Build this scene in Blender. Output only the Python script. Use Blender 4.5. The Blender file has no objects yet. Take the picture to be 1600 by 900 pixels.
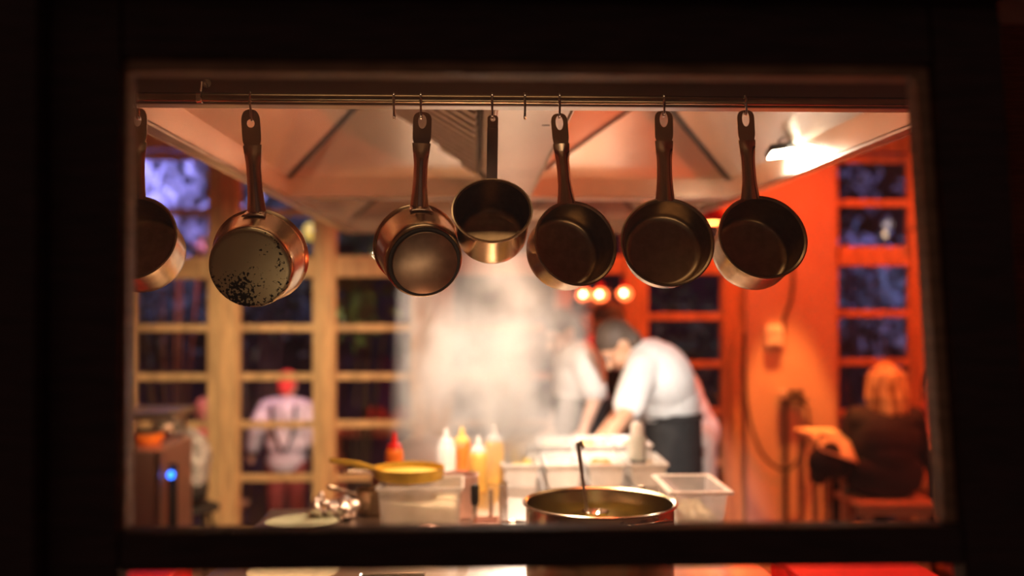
import bpy, math, random
from mathutils import Vector, Matrix
random.seed(7)
S = bpy.context.scene
C = S.collection
R = math.radians
CH = 1.55                                     # camera height
# ---------------------------------------------------------------- camera
cd = bpy.data.cameras.new('camera'); cam = bpy.data.objects.new('camera', cd); C.objects.link(cam)
cam.location = (0, 0, CH); cam.rotation_euler = (R(90 + .74), 0, R(-1.95))
cd.lens = 35; cd.sensor_width = 36; cd.clip_start = .05; cd.clip_end = 100
cd.dof.use_dof = True; cd.dof.focus_distance = 1.70; cd.dof.aperture_fstop = 1.6
S.camera = cam
MW = Matrix.Translation((0, 0, CH)) @ cam.rotation_euler.to_matrix().to_4x4()
F = 1600 * 35 / 36
def P(px, py, Y):                             # point of the room at depth Y seen at that place of the photograph
    d = MW.to_3x3() @ Vector(((px - 800) / F, -(py - 450) / F, -1))
    return Vector((0, 0, CH)) + d * (Y / d.y)
# ---------------------------------------------------------------- world, exposure
w = bpy.data.worlds.new('world'); S.world = w; w.use_nodes = True
w.node_tree.nodes['Background'].inputs[0].default_value = (.056, .032, .024, 1)
w.node_tree.nodes['Background'].inputs[1].default_value = 1.0
S.view_settings.view_transform = 'Standard'; S.view_settings.look = 'None'
S.view_settings.exposure = 0.0; S.view_settings.gamma = 1; S.view_settings.use_curve_mapping = False
# ---------------------------------------------------------------- lights
def lamp(name, kind, loc, energy, color, target=None, size=.2, size_y=None, spot=60, blend=.5):
    l = bpy.data.lights.new(name, kind); l.energy = energy; l.color = color
    if kind == 'AREA':
        l.shape = 'RECTANGLE'; l.size = size; l.size_y = size_y or size
    elif kind == 'SPOT':
        l.spot_size = R(spot); l.spot_blend = blend; l.shadow_soft_size = size
    else: l.shadow_soft_size = size
    o = bpy.data.objects.new(name, l); C.objects.link(o); o.location = loc
    if target is not None:
        o.rotation_euler = (Vector(target) - Vector(loc)).to_track_quat('-Z', 'Y').to_euler()
    return o
WARM = (1, .74, .46); WHITE = (1, .80, .60); COOL = (1, .93, .84); RED = (1, .065, .012); ORANGE = (1, .30, .06)
def spread(o, a): o.data.spread = R(a); return o
spread(lamp('hood_strip_light', 'AREA', (.10, 4.2, 1.90), 7, (1, .70, .46), (.10, 4.2, 0), .10, 1.3), 110)
spread(lamp('hood_front_light', 'AREA', (.10, 2.7, 1.90), 15, (1, .66, .40), (.10, 2.7, 0), .10, .9), 130)
lamp('chef_spot_light', 'SPOT', (.62, 2.75, 1.87), 200, COOL, (.74, 4.6, .95), .012, spot=31, blend=.5)
lamp('steam_spot_light', 'SPOT', (.05, 2.75, 1.87), 95, (1, .77, .60), (.12, 3.75, .92), .012, spot=50, blend=.8)
lamp('steam_side_fill', 'SPOT', (-.62, 3.5, 1.87), 120, (1, .76, .58), (.16, 3.72, .98), .012, spot=52, blend=1)  # side lamp added to brighten the lower steam
lamp('steam_side_fill', 'SPOT', (.84, 3.3, 1.87), 100, (1, .82, .68), (.10, 3.75, .98), .012, spot=50, blend=1)  # matching lamp added from the right for the steam
lamp('steam_back_fill', 'SPOT', (.18, 5.0, 1.87), 150, (1, .80, .64), (.06, 3.6, .98), .012, spot=60, blend=1)  # unseen back lamp added to make the steam glow
lamp('left_hood_fill', 'SPOT', (-1.7, 2.5, .95), 90, (1, .60, .34), (-.40, 2.75, 2.0), .04, spot=62, blend=1)  # added out of view to brighten the left hood bay
lamp('red_hood_fill', 'SPOT', (2.1, 2.9, 1.1), 420, (1, .16, .05), (.45, 2.75, 2.0), .04, spot=56, blend=1)  # added out of view, puts red on the right hood bay
lamp('left_window_light', 'SPOT', (-.85, 4.2, 1.95), 260, (1, .72, .40), (-1.35, 6.5, .55), .06, spot=76, blend=1)
lamp('red_wash', 'SPOT', (2.9, 4.6, 2.85), 210, RED, (2.3, 5.9, .9), .05, spot=95, blend=.5)
lamp('red_wash_back', 'POINT', (1.55, 5.75, 2.8), 42, RED, size=.05)
lamp('red_wash_far', 'POINT', (.75, 6.1, 2.7), 34, RED, size=.05)
lamp('column_spot', 'SPOT', (1.99, 5.98, 2.92), 700, (1, .25, .045), (1.99, 6.03, 0), .03, spot=31, blend=.3)
lamp('side_table_fill', 'SPOT', (1.7, 4.7, 2.6), 70, (1, .42, .09), (1.93, 5.40, .78), .03, spot=13, blend=.4)  # spot added to brighten the cloth on the side table
lamp('guest_hair_fill', 'SPOT', (1.75, 4.5, 2.9), 190, (1, .30, .08), (2.17, 5.36, 1.1), .03, spot=15, blend=.6)  # hair light added for the blond guest
spread(lamp('violet_garden_light', 'AREA', (-2.6, 6.75, 2.3), 15, (.26, .24, 1), (-2.6, 9, 2.5), .5, .3), 100)
spread(lamp('violet_garden_light', 'AREA', (3.6, 6.8, 2.6), 18, (.26, .26, 1), (3.4, 9, 1.7), .5), 130)
lamp('garden_white_light', 'POINT', (-3.3, 7.0, 2.4), 2.2, (1, .85, .7), size=.08)
lamp('garden_warm_light', 'SPOT', (-1.0, 6.9, 1.7), 230, (1, .72, .60), (-1.75, 8.8, .55), .05, spot=34)
lamp('garden_red_light', 'SPOT', (-1.8, 7.2, 2.2), 150, (1, .20, .13), (-2.0, 8.8, .55), .05, spot=70)
lamp('high_pan_fill', 'AREA', (-.1, 1.32, 2.75), 1.4, (1, .66, .36), (-.1, 1.6, 0), .9, .12)  # unseen light added above for the fronts of the pans
spread(lamp('low_pan_fill', 'AREA', (.05, 1.11, 1.12), .5, (1, .70, .42), (.05, 1.72, 1.72), .9, .05), 120)  # unseen light added below the window to lift the pan fronts
lamp('violet_garden_spot', 'SPOT', (-1.2, 6.75, 2.7), 150, (.26, .26, 1), (-2.0, 10.0, 1.5), .05, spot=60)
# ---------------------------------------------------------------- materials
def mat(name, col, rough=.5, metal=0.0, var=.12, scale=20, bump=0.0, emis=None, es=0, stretch=(1, 1, 1), trans=0, ior=1.45, alpha=None, col2=None, sss=0, coat=0):
    m = bpy.data.materials.new(name); m.use_nodes = True
    nt = m.node_tree; b = nt.nodes['Principled BSDF']
    tc = nt.nodes.new('ShaderNodeTexCoord'); mp = nt.nodes.new('ShaderNodeMapping'); mp.inputs['Scale'].default_value = stretch
    nz = nt.nodes.new('ShaderNodeTexNoise'); nz.inputs['Scale'].default_value = scale; nz.inputs['Detail'].default_value = 4
    nt.links.new(tc.outputs['Object'], mp.inputs[0]); nt.links.new(mp.outputs[0], nz.inputs[0])
    rp = nt.nodes.new('ShaderNodeValToRGB')
    c2 = col2 or tuple(min(1, c * (1 + var)) for c in col); c1 = tuple(c * (1 - var) for c in col)
    rp.color_ramp.elements[0].color = (*c1, 1); rp.color_ramp.elements[1].color = (*c2, 1)
    rp.color_ramp.elements[0].position = .35; rp.color_ramp.elements[1].position = .65
    nt.links.new(nz.outputs[0], rp.inputs[0]); nt.links.new(rp.outputs[0], b.inputs['Base Color'])
    b.inputs['Roughness'].default_value = rough; b.inputs['Metallic'].default_value = metal
    b.inputs['Transmission Weight'].default_value = trans; b.inputs['IOR'].default_value = ior
    if coat: b.inputs['Coat Weight'].default_value = coat
    if alpha is not None: b.inputs['Alpha'].default_value = alpha
    if emis: b.inputs['Emission Color'].default_value = (*emis, 1); b.inputs['Emission Strength'].default_value = es
    if bump:
        bp = nt.nodes.new('ShaderNodeBump'); bp.inputs['Strength'].default_value = bump; bp.inputs['Distance'].default_value = .005
        nt.links.new(nz.outputs[0], bp.inputs['Height']); nt.links.new(bp.outputs[0], b.inputs['Normal'])
    return m
def pane_mat(name, tint=(1, 1, 1), gloss=.06):
    m = bpy.data.materials.new(name); m.use_nodes = True; nt = m.node_tree; nt.nodes.clear()
    o = nt.nodes.new('ShaderNodeOutputMaterial'); mx = nt.nodes.new('ShaderNodeMixShader')
    t = nt.nodes.new('ShaderNodeBsdfTransparent'); t.inputs[0].default_value = (*tint, 1)
    g = nt.nodes.new('ShaderNodeBsdfGlossy'); g.inputs['Roughness'].default_value = .03
    nz = nt.nodes.new('ShaderNodeTexNoise'); nz.inputs['Scale'].default_value = 3
    ml = nt.nodes.new('ShaderNodeMath'); ml.operation = 'MULTIPLY'; ml.inputs[1].default_value = gloss * 2
    nt.links.new(nz.outputs[0], ml.inputs[0]); nt.links.new(ml.outputs[0], mx.inputs[0])
    nt.links.new(t.outputs[0], mx.inputs[1]); nt.links.new(g.outputs[0], mx.inputs[2]); nt.links.new(mx.outputs[0], o.inputs[0])
    return m
M = dict(
    darkwood=mat('dark_wood', (.030, .012, .013), .55, scale=6, stretch=(3, 3, 30), var=.4, bump=.2),
    reveal=mat('lit_edge_wood', (.30, .17, .10), .5, scale=5, stretch=(4, 4, 20), var=.25, bump=.15),  # sash edge wood, light from the kitchen put into its paler tone
    windwood=mat('window_wood', (.62, .40, .20), .55, scale=4, stretch=(6, 6, 1), var=.22, bump=.2),
    plaster=mat('plaster', (.62, .52, .42), .85, scale=2, var=.08, bump=.1),
    frontwall=mat('tiled_wall', (.35, .26, .17), .4, scale=3, var=.15),
    ceil=mat('ceiling_paint', (.25, .18, .14), .9),
    floor=mat('floor_tile', (.20, .10, .07), .4, scale=4),
    steel=mat('brushed_steel', (.62, .55, .48), .33, 1, scale=9, stretch=(1, 1, 12), var=.10, bump=.03),
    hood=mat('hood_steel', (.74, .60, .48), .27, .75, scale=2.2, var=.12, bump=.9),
    hoodfront=mat('hood_front_steel', (.22, .14, .10), .38, .9, scale=2, var=.2, bump=.2),  # shade of the unlit front face put into a darker steel
    hooddark=mat('dark_hood_steel', (.07, .055, .045), .5, .8),  # one dark steel for the filter backing and the hip seams
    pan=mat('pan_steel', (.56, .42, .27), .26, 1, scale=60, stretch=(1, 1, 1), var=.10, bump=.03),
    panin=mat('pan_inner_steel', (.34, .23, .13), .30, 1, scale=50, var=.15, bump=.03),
    handle=mat('handle_steel', (.66, .52, .40), .20, 1, scale=30, var=.06),
    chrome=mat('chrome', (.8, .76, .7), .12, 1),
    rail=mat('rail_steel', (.36, .26, .16), .25, 1),
    black=mat('black_plastic', (.015, .014, .013), .45),
    white=mat('white_plastic', (.82, .82, .80), .35),
    clear=mat('clear_plastic', (.9, .87, .84), .12, alpha=.35),
    milky=mat('milky_plastic', (.85, .86, .9), .3, alpha=.34),
    cream=mat('cream_food', (.72, .66, .45), .5, scale=30, var=.15, bump=.3),
    yellowpan=mat('yellow_enamel', (.72, .48, .07), .25, .5),
    butter=mat('yellow_food', (.85, .62, .12), .35, scale=30, bump=.2),
    redp=mat('red_plastic', (.7, .012, .008), .4),
    orange=mat('orange_sauce', (.95, .2, .02), .35),
    yellow=mat('yellow_sauce', (.95, .55, .10), .35),
    counter=mat('counter_steel', (.66, .58, .52), .30, 1, scale=5, var=.1, bump=.05),
    foil=mat('crumpled_foil', (.75, .65, .6), .25, 1, scale=18, bump=1),
    broth=mat('broth', (.30, .22, .04), .12, scale=8),
    skin=mat('skin', (.66, .36, .22), .5, var=.05),
    skin2=mat('skin_fair', (.78, .50, .38), .5, var=.05),
    shirt=mat('white_cotton', (.82, .80, .77), .85, scale=12, bump=.3, var=.04),
    apron=mat('black_cotton', (.022, .020, .020), .8, scale=25, bump=.2),
    trous=mat('dark_trousers', (.04, .037, .035), .85),
    hairb=mat('brown_hair', (.11, .075, .055), .6, scale=40, bump=.4),
    hairy=mat('blond_hair', (.30, .14, .05), .38, scale=9, stretch=(4, 4, .5), col2=(.85, .60, .32), bump=.6),
    grey=mat('grey_tweed', (.38, .36, .36), .9, scale=22, var=.7),
    blackshirt=mat('black_jersey', (.03, .02, .02), .75, scale=4, stretch=(.5, .5, 5), bump=1, var=.3),
    cap=mat('red_cap', (.75, .06, .04), .8),
    redcloth=mat('red_cloth', (.62, .06, .05), .9, scale=10, bump=.4),
    stoolwood=mat('pale_wood', (.62, .42, .24), .5, scale=4, stretch=(1, 8, 8), var=.2),
    leaf=mat('leaf', (.18, .30, .10), .45, scale=3, var=.5),
    leafp=mat('pale_leaf', (.62, .62, .50), .35, scale=5, var=.6),
    leaf2=mat('grey_green_leaf', (.30, .40, .26), .35, scale=5, var=.6),
    stem=mat('stem', (.10, .07, .04), .8),
    ground=mat('paving', (.10, .07, .07), .8, scale=5, var=.3),
    court=mat('courtyard_brick', (.10, .055, .07), .85, scale=2.5, var=.5),
    paper=mat('napkin', (.85, .7, .5), .8),
    rubber=mat('black_rubber', (.02, .015, .013), .6),
    lampw=mat('lit_led', (1, 1, 1), .4, emis=(1, .92, .72), es=22),
    lampg=mat('lit_green', (.6, .8, .1), .4, emis=(.75, .8, .1), es=1.6),
    lampo=mat('lit_shade', (1, .6, .3), .4, emis=(1, .42, .10), es=9),
    bulbr=mat('lit_red_bulb', (1, .3, .1), .4, emis=(1, .16, .04), es=4.5),
    bulbc=mat('lit_filament', (1, .8, .4), .4, emis=(1, .62, .28), es=22),
    blue=mat('blue_indicator', (.05, .2, 1), .4, emis=(.02, .16, 1), es=6),
    lantern=mat('yellow_lantern', (.9, .7, .1), .5, emis=(1, .62, .05), es=.8),
    bokeh=mat('dim_garden_lamp', (.7, .65, .6), .5, emis=(.7, .55, .5), es=1.2),
    glass=pane_mat('window_glass'),
    farglass=pane_mat('far_window_glass', (.94, .94, .96), .05),
)
def scorched():                                # used pan base: dark burnt specks with a shape of their own
    m = mat('used_pan_base', (.40, .33, .20), .42, .85, scale=10, var=.12, bump=.05)
    nt = m.node_tree; b = nt.nodes['Principled BSDF']; src = b.inputs['Base Color'].links[0].from_socket
    tc = nt.nodes.new('ShaderNodeTexCoord')
    n1 = nt.nodes.new('ShaderNodeTexNoise'); n1.inputs['Scale'].default_value = 190; n1.inputs['Detail'].default_value = 6
    n2 = nt.nodes.new('ShaderNodeTexNoise'); n2.inputs['Scale'].default_value = 17
    nt.links.new(tc.outputs['Object'], n1.inputs[0]); nt.links.new(tc.outputs['Object'], n2.inputs[0])
    a = nt.nodes.new('ShaderNodeMath'); a.operation = 'MULTIPLY'
    nt.links.new(n1.outputs[0], a.inputs[0]); nt.links.new(n2.outputs[0], a.inputs[1])
    r = nt.nodes.new('ShaderNodeValToRGB'); r.color_ramp.elements[0].position = .31; r.color_ramp.elements[1].position = .35
    nt.links.new(a.outputs[0], r.inputs[0])
    mx = nt.nodes.new('ShaderNodeMix'); mx.data_type = 'RGBA'
    nt.links.new(r.outputs[0], mx.inputs[0]); nt.links.new(src, mx.inputs[6]); mx.inputs[7].default_value = (.015, .012, .01, 1)
    nt.links.new(mx.outputs[2], b.inputs['Base Color'])
    return m
M['scorched'] = scorched()
# ---------------------------------------------------------------- mesh helpers
ORG = {}
class MB:
    def __init__(s): s.v = []; s.f = []
    def add(s, vs, fs):
        n = len(s.v); s.v += [Vector(a) for a in vs]; s.f += [tuple(i + n for i in f) for f in fs]; return s
    def box(s, a, b):
        x0, x1 = sorted((a[0], b[0])); y0, y1 = sorted((a[1], b[1])); z0, z1 = sorted((a[2], b[2]))
        vs = [(x, y, z) for z in (z0, z1) for y in (y0, y1) for x in (x0, x1)]
        return s.add(vs, [(0, 2, 3, 1), (4, 5, 7, 6), (0, 1, 5, 4), (2, 6, 7, 3), (0, 4, 6, 2), (1, 3, 7, 5)])
    def hexa(s, lo, hi):                       # two quads, bottom and top loops
        return s.add(list(lo) + list(hi), [(3, 2, 1, 0), (4, 5, 6, 7)] + [(i, (i + 1) % 4, 4 + (i + 1) % 4, 4 + i) for i in range(4)])
    def bar(s, a, b, w, t, up=(0, 0, 1)):      # rectangular bar from a to b
        a = Vector(a); b = Vector(b); d = (b - a).normalized(); u = Vector(up)
        x = d.cross(u).normalized() * w / 2; y = x.cross(d).normalized() * t / 2
        return s.hexa([a - x - y, a + x - y, a + x + y, a - x + y], [b - x - y, b + x - y, b + x + y, b - x + y])
    def tube(s, pts, r, n=10, cap=True):
        pts = [Vector(p) for p in pts]; rs = r if isinstance(r, (list, tuple)) else [r] * len(pts)
        rings = []; prev = None
        for i, p in enumerate(pts):
            d = (pts[min(i + 1, len(pts) - 1)] - pts[max(i - 1, 0)]).normalized()
            if prev is None:
                u = d.orthogonal().normalized()
            else:
                u = (prev - d * prev.dot(d))
                u = u.normalized() if u.length > 1e-6 else d.orthogonal().normalized()
            prev = u; v = d.cross(u)
            rings.append([p + (u * math.cos(k * 2 * math.pi / n) + v * math.sin(k * 2 * math.pi / n)) * rs[i] for k in range(n)])
        base = len(s.v)
        s.v += [q for r_ in rings for q in r_]
        for i in range(len(pts) - 1):
            for k in range(n):
                k2 = (k + 1) % n
                s.f.append((base + i * n + k, base + i * n + k2, base + (i + 1) * n + k2, base + (i + 1) * n + k))
        if cap:
            s.f.append(tuple(base + k for k in range(n))[::-1]); s.f.append(tuple(base + (len(pts) - 1) * n + k for k in range(n)))
        return s
    def lathe(s, prof, c, axis=(0, 0, 1), n=40, close=False, u=None, sx=1):
        c = Vector(c); a = Vector(axis).normalized()
        u = (Vector(u) - a * Vector(u).dot(a)).normalized() if u is not None else a.orthogonal().normalized()
        v = a.cross(u); base = len(s.v); m = len(prof)
        for (r, h) in prof:
            for k in range(n):
                t = k * 2 * math.pi / n
                s.v.append(c + a * h + (u * math.cos(t) * sx + v * math.sin(t)) * max(r, 1e-5))
        rng = range(m) if close else range(m - 1)
        for i in rng:
            j = (i + 1) % m
            for k in range(n):
                k2 = (k + 1) % n
                s.f.append((base + i * n + k, base + i * n + k2, base + j * n + k2, base + j * n + k))
        return s
    def ball(s, c, r, n=14, m=9, rot=None):
        c = Vector(c); r = (r, r, r) if isinstance(r, (int, float)) else r
        base = len(s.v)
        for i in range(1, m):
            p = math.pi * i / m
            for k in range(n):
                t = 2 * math.pi * k / n
                q = Vector((r[0] * math.sin(p) * math.cos(t), r[1] * math.sin(p) * math.sin(t), r[2] * math.cos(p)))
                s.v.append(c + (rot @ q if rot else q))
        for sg in (1, -1):
            q = Vector((0, 0, sg * r[2])); s.v.append(c + (rot @ q if rot else q))
        T = base + (m - 1) * n; B = T + 1
        for i in range(m - 2):
            for k in range(n):
                k2 = (k + 1) % n
                s.f.append((base + i * n + k, base + (i + 1) * n + k, base + (i + 1) * n + k2, base + i * n + k2))
        for k in range(n):
            k2 = (k + 1) % n
            s.f.append((T, base + k, base + k2)); s.f.append((B, base + (m - 2) * n + k2, base + (m - 2) * n + k))
        return s
    def limb(s, a, b, ra, rb, n=14):
        a = Vector(a); b = Vector(b)
        s.tube([a, b], [ra, rb], n); s.ball(a, ra, n, 8); s.ball(b, rb, n, 8); return s
    def build(s, name, m, parent=None, smooth=True, bevel=0, solid=0, sub=0, vox=0, angle=40):
        o0 = ORG.get(parent.name, Vector((0, 0, 0))) if parent else None
        if parent is None:
            xs = [v.x for v in s.v]; ys = [v.y for v in s.v]; zs = [v.z for v in s.v]
            o0 = Vector(((min(xs) + max(xs)) / 2, (min(ys) + max(ys)) / 2, min(zs)))
        me = bpy.data.meshes.new(name); me.from_pydata([v - o0 for v in s.v], [], s.f); me.validate(); me.update()
        me.materials.append(M[m] if isinstance(m, str) else m)
        o = bpy.data.objects.new(name, me); C.objects.link(o)
        if parent is None: o.location = o0
        else: o.parent = parent
        ORG[o.name] = o0
        if solid:
            md = o.modifiers.new('solid', 'SOLIDIFY'); md.thickness = solid; md.offset = 0
        if bevel:
            md = o.modifiers.new('bevel', 'BEVEL'); md.width = bevel; md.segments = 2; md.limit_method = 'ANGLE'
        if vox:
            md = o.modifiers.new('remesh', 'REMESH'); md.mode = 'VOXEL'; md.voxel_size = vox; md.use_smooth_shade = True
            sm = o.modifiers.new('smooth', 'SMOOTH'); sm.factor = .5; sm.iterations = 4
        if sub:
            md = o.modifiers.new('sub', 'SUBSURF'); md.levels = sub; md.render_levels = sub
        if smooth:
            me.polygons.foreach_set('use_smooth', [True] * len(me.polygons))
            if not vox:
                try: me.set_sharp_from_angle(angle=R(angle))
                except Exception: pass
        return o
def tag(o, label=None, cat=None, group=None, kind=None):
    if label: o['label'] = label
    if cat: o['category'] = cat
    if group: o['group'] = group
    if kind: o['kind'] = kind
    return o
def thing(name, loc, label, cat, group=None, kind=None):
    o = bpy.data.objects.new(name, None); C.objects.link(o); o.location = loc; o.empty_display_size = .05
    ORG[o.name] = Vector(loc); return tag(o, label, cat, group, kind)
def struct(name, mb, m, parent=None, **k):
    o = mb.build(name, m, parent, **k)
    if parent is None: o['kind'] = 'structure'
    return o
def sroot(name, loc):
    o = bpy.data.objects.new(name, None); C.objects.link(o); o.location = loc; o['kind'] = 'structure'; ORG[o.name] = Vector(loc); return o
# ================================================================ SETTING
YB = 6.5                                       # far window wall
XL, XR, ZC = -3.3, 4.1, 3.0
struct('floor', MB().box((XL - .2, 1.06, -.1), (XR + .2, YB + .12, 0)), 'floor', smooth=False)
struct('ceiling', MB().box((XL - .2, .96, ZC), (XR + .2, YB + .12, ZC + .1)), 'ceil', smooth=False)
struct('wall_left', MB().box((XL - .15, 1.06, 0), (XL, YB, ZC)), 'plaster', smooth=False)
struct('wall_right', MB().box((XR, 1.06, 0), (XR + .15, YB, ZC)), 'plaster', smooth=False)
# near wall with the serving window: opening larger than the sash
YF0, YF1 = .96, 1.06
wx0, wx1 = P(120, 450, YF1).x, P(1640, 450, YF1).x
wz0, wz1 = P(800, 1010, YF1).z, P(800, 30, YF1).z
fw = MB()
fw.box((XL - .2, YF0, 0), (wx0, YF1, ZC)); fw.box((wx1, YF0, 0), (XR + .2, YF1, ZC))
fw.box((wx0, YF0, wz1), (wx1, YF1, ZC)); fw.box((wx0, YF0, 0), (wx1, YF1, wz0))
struct('wall_front', fw, 'darkwood', smooth=False)
# inner face of the near wall, tiled
fi = MB()
fi.box((XL, YF1 + .001, 0), (wx0 - .01, YF1 + .012, ZC)); fi.box((wx1 + .01, YF1 + .001, 0), (XR, YF1 + .012, ZC))
fi.box((wx0 - .01, YF1 + .001, wz1 + .01), (wx1 + .01, YF1 + .012, ZC)); fi.box((wx0 - .01, YF1 + .001, 0), (wx1 + .01, YF1 + .012, wz0 - .01))
struct('trim_1', fi, 'frontwall', smooth=False)
# sash: front plane Y=1.0, back plane Y=1.05
wr = sroot('window_1', (.1, 1.0, wz0))
y0, y1 = .985, 1.018
def loop(pts, Y): return [Vector((a[0], Y, a[1])) for a in pts]
tl = P(188, 88, y0); tr = P(1459, 92, y0); br = P(1506, 833, y0); bl = P(188, 833, y0)
def member(quad):                              # quad of (x,z) corners, front and back
    m = MB(); m.hexa([Vector((q[0], y0, q[1])) for q in quad], [Vector((q[0], y1, q[1])) for q in quad]); return m
zt, zb = tl.z, bl.z; xl, xrt, xrb = tl.x, tr.x, br.x
lowt = P(800, 890, y0).z; sl = (xrb - xrt) / (zb - zt)
def xr_at(z, off=0): return xrt + (z - zt) * sl + off
W = .072
G = .0005
member([(wx0, wz0), (xl, wz0), (xl, wz1), (wx0, wz1)]).build('stile', 'darkwood', wr, smooth=False, bevel=.004)
member([(xr_at(wz0), wz0), (xr_at(wz0, W), wz0), (xr_at(wz1, W), wz1), (xr_at(wz1), wz1)]).build('stile', 'darkwood', wr, smooth=False, bevel=.004)
member([(xl + G, zt), (xr_at(zt) - G, zt), (xr_at(wz1) - G, wz1), (xl + G, wz1)]).build('top_rail', 'darkwood', wr, smooth=False, bevel=.004)
member([(xl + G, lowt), (xr_at(lowt) - G, lowt), (xr_at(zb) - G, zb), (xl + G, zb)]).build('bottom_rail', 'darkwood', wr, smooth=False, bevel=.004)
# inner edge of the sash, painted paler in place of kitchen light
e = .003
def edge(quad):
    m = MB(); m.hexa([Vector((q[0], y0 + .012, q[1])) for q in quad], [Vector((q[0], y1 + .004, q[1])) for q in quad]); return m
edge([(xl + G, zb + .001), (xl + e, zb + .001), (xl + e, zt - .001), (xl + G, zt - .001)]).build('glazing_bead', 'reveal', wr, smooth=False)
edge([(xl + e + G, zt - .012), (xr_at(zt) - .013 - G, zt - .012), (xr_at(zt) - .013 - G, zt - G), (xl + e + G, zt - G)]).build('glazing_bead', 'reveal', wr, smooth=False)
edge([(xr_at(zb) - .013, zb + .001), (xr_at(zb) - G, zb + .001), (xr_at(zt) - G, zt - .001), (xr_at(zt) - .013, zt - .001)]).build('glazing_bead', 'reveal', wr, smooth=False)
pg = MB(); ym = .998
pg.hexa([Vector((a, ym, b)) for a, b in ((xl + .004, zb), (xr_at(zb) - .004, zb), (xr_at(zt) - .004, zt), (xl + .004, zt))],
        [Vector((a, ym + .003, b)) for a, b in ((xl + .004, zb), (xr_at(zb) - .004, zb), (xr_at(zt) - .004, zt), (xl + .004, zt))])
pg.build('pane', 'glass', wr, smooth=False)
# reddish wooden post inside, seen through the gap right of the sash
px0 = P(1560, 450, 1.6).x
struct('trim_2', MB().box((px0, 1.60, 0), (px0 + .16, 1.72, ZC)), 'darkwood', smooth=False, bevel=.006)
# far window wall
def X6(px): return P(px, 450, YB).x
def Z6(py): return P(800, py, YB).z
zsill = 0.0
struct('wall_back', MB().box((XL, YB, Z6(235)), (XR, YB + .12, ZC)), 'windwood', smooth=False)
def post(n, a, b, m='windwood', y=YB - .03, d=.13):
    mb = MB().box((X6(a), y, 0), (X6(b), y + d, Z6(235) - .001))
    if b - a > 25:                              # a rebate groove between paired stiles
        c = (X6(a) + X6(b)) / 2; mb.box((c - .012, y - .012, .0), (c + .012, y - .0005, Z6(235) - .002))
    struct('trim_%d' % n, mb, m, smooth=False, bevel=.006)
for i, (a, b) in enumerate([(-40, -10), (188, 208), (327, 372), (492, 522), (645, 705), (868, 888), (976, 1010), (1130, 1160), (1300, 1307), (1424, 1452), (1572, 1600)]):
    post(3 + i, a, b)
struct('wall_column', MB().box((X6(1160) + .002, YB - .09, 0), (X6(1300) - .002, YB + .12, ZC - .001)), 'plaster', smooth=False, bevel=.01)
def window(n, a, b, bars, tr_, top=240):
    x0, x1 = X6(a), X6(b); r = sroot('window_%d' % n, ((x0 + x1) / 2, YB + .03, 0)); yA, yB = YB, YB + .05
    mb = MB(); s_ = .014
    mb.box((x0, yA, 0), (x0 + s_, yB, Z6(top))); mb.box((x1 - s_, yA, 0), (x1, yB, Z6(top)))
    mb.box((x0 + s_, yA, Z6(top) - .05), (x1 - s_, yB, Z6(top))); mb.box((x0 + s_, yA, 0), (x1 - s_, yB, .07))
    mb.build('frame', 'windwood', r, smooth=False, bevel=.004)
    MB().box((x0 + s_ - .002, yA - .02, Z6(tr_[1])), (x1 - s_ + .002, yB + .01, Z6(tr_[0]))).build('transom', 'windwood', r, smooth=False, bevel=.006)
    for q in bars:
        MB().box((x0 + s_ - .001, yA + .008, Z6(q) - .024), (x1 - s_ + .001, yB - .004, Z6(q) + .024)).build('glazing_bar', 'windwood', r, smooth=False, bevel=.005)
    MB().box((x0 + s_, YB + .026, .06), (x1 - s_, YB + .03, Z6(top) - .04)).build('pane', 'farglass', r, smooth=False)
LB = [333, 512, 588, 662, 745]; RB = [315, 490, 567, 648, 730]
window(2, -10, 188, LB, (400, 433)); window(3, 208, 327, LB, (402, 436)); window(4, 372, 492, LB, (402, 434)); window(5, 522, 645, LB, (400, 433))
window(6, 705, 868, LB, (398, 430)); window(7, 888, 976, [325, 495, 570, 644, 725], (400, 428)); window(8, 1010, 1130, [325, 495, 570, 644, 725], (400, 428))
window(9, 1307, 1424, RB, (384, 415)); window(10, 1452, 1572, RB, (384, 415))
# outside
struct('floor_terrace', MB().box((-9, YB + .14, -.87), (9, 14, -.77)), 'ground', smooth=False)
struct('wall_courtyard', MB().box((-9, 13.5, -.77), (9, 13.7, 6)), 'court', smooth=False)
# ================================================================ HOOD
HZ = 1.893; HX0, HX1 = -.676, .892; HY = [1.75, 3.40, 5.08]
hood = thing('extractor_hood', (.108, 3.4, HZ), 'large stainless steel extractor hood with two sloped bays hanging over the cooking island', 'extractor hood')
HT = 2.42
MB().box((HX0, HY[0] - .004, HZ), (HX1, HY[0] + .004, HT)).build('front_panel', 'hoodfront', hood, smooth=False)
MB().box((HX0, HY[0] + .005, HZ), (HX1, HY[0] + .035, HZ + .006)).build('front_lip', 'steel', hood, smooth=False)
for nm, x, sg in (('side_panel', HX0, 1), ('side_panel', HX1, -1)):
    MB().box((x - .004, HY[0] + .005, HZ), (x + .004, HY[2] - .005, HT)).build(nm, 'hood', hood, smooth=False)
    MB().box((x + sg * .005, HY[0] + .04, HZ), (x + sg * .035, HY[2] - .005, HZ + .006)).build('side_lip', 'steel', hood, smooth=False)
MB().box((HX0, HY[2] - .004, HZ), (HX1, HY[2] + .004, HT)).build('rear_panel', 'hood', hood, smooth=False)
MB().box((HX0 + .036, HY[1] - .035, HZ + .001), (HX1 - .036, HY[1] + .005, HZ + .028)).build('cross_bar', 'steel', hood, smooth=False, bevel=.003)
MB().box((HX0 - .002, HY[0] - .006, HT), (HX1 + .002, HY[2] + .006, HT + .01)).build('top_panel', 'hood', hood, smooth=False)
BX0, BX1 = .035, .175
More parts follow.
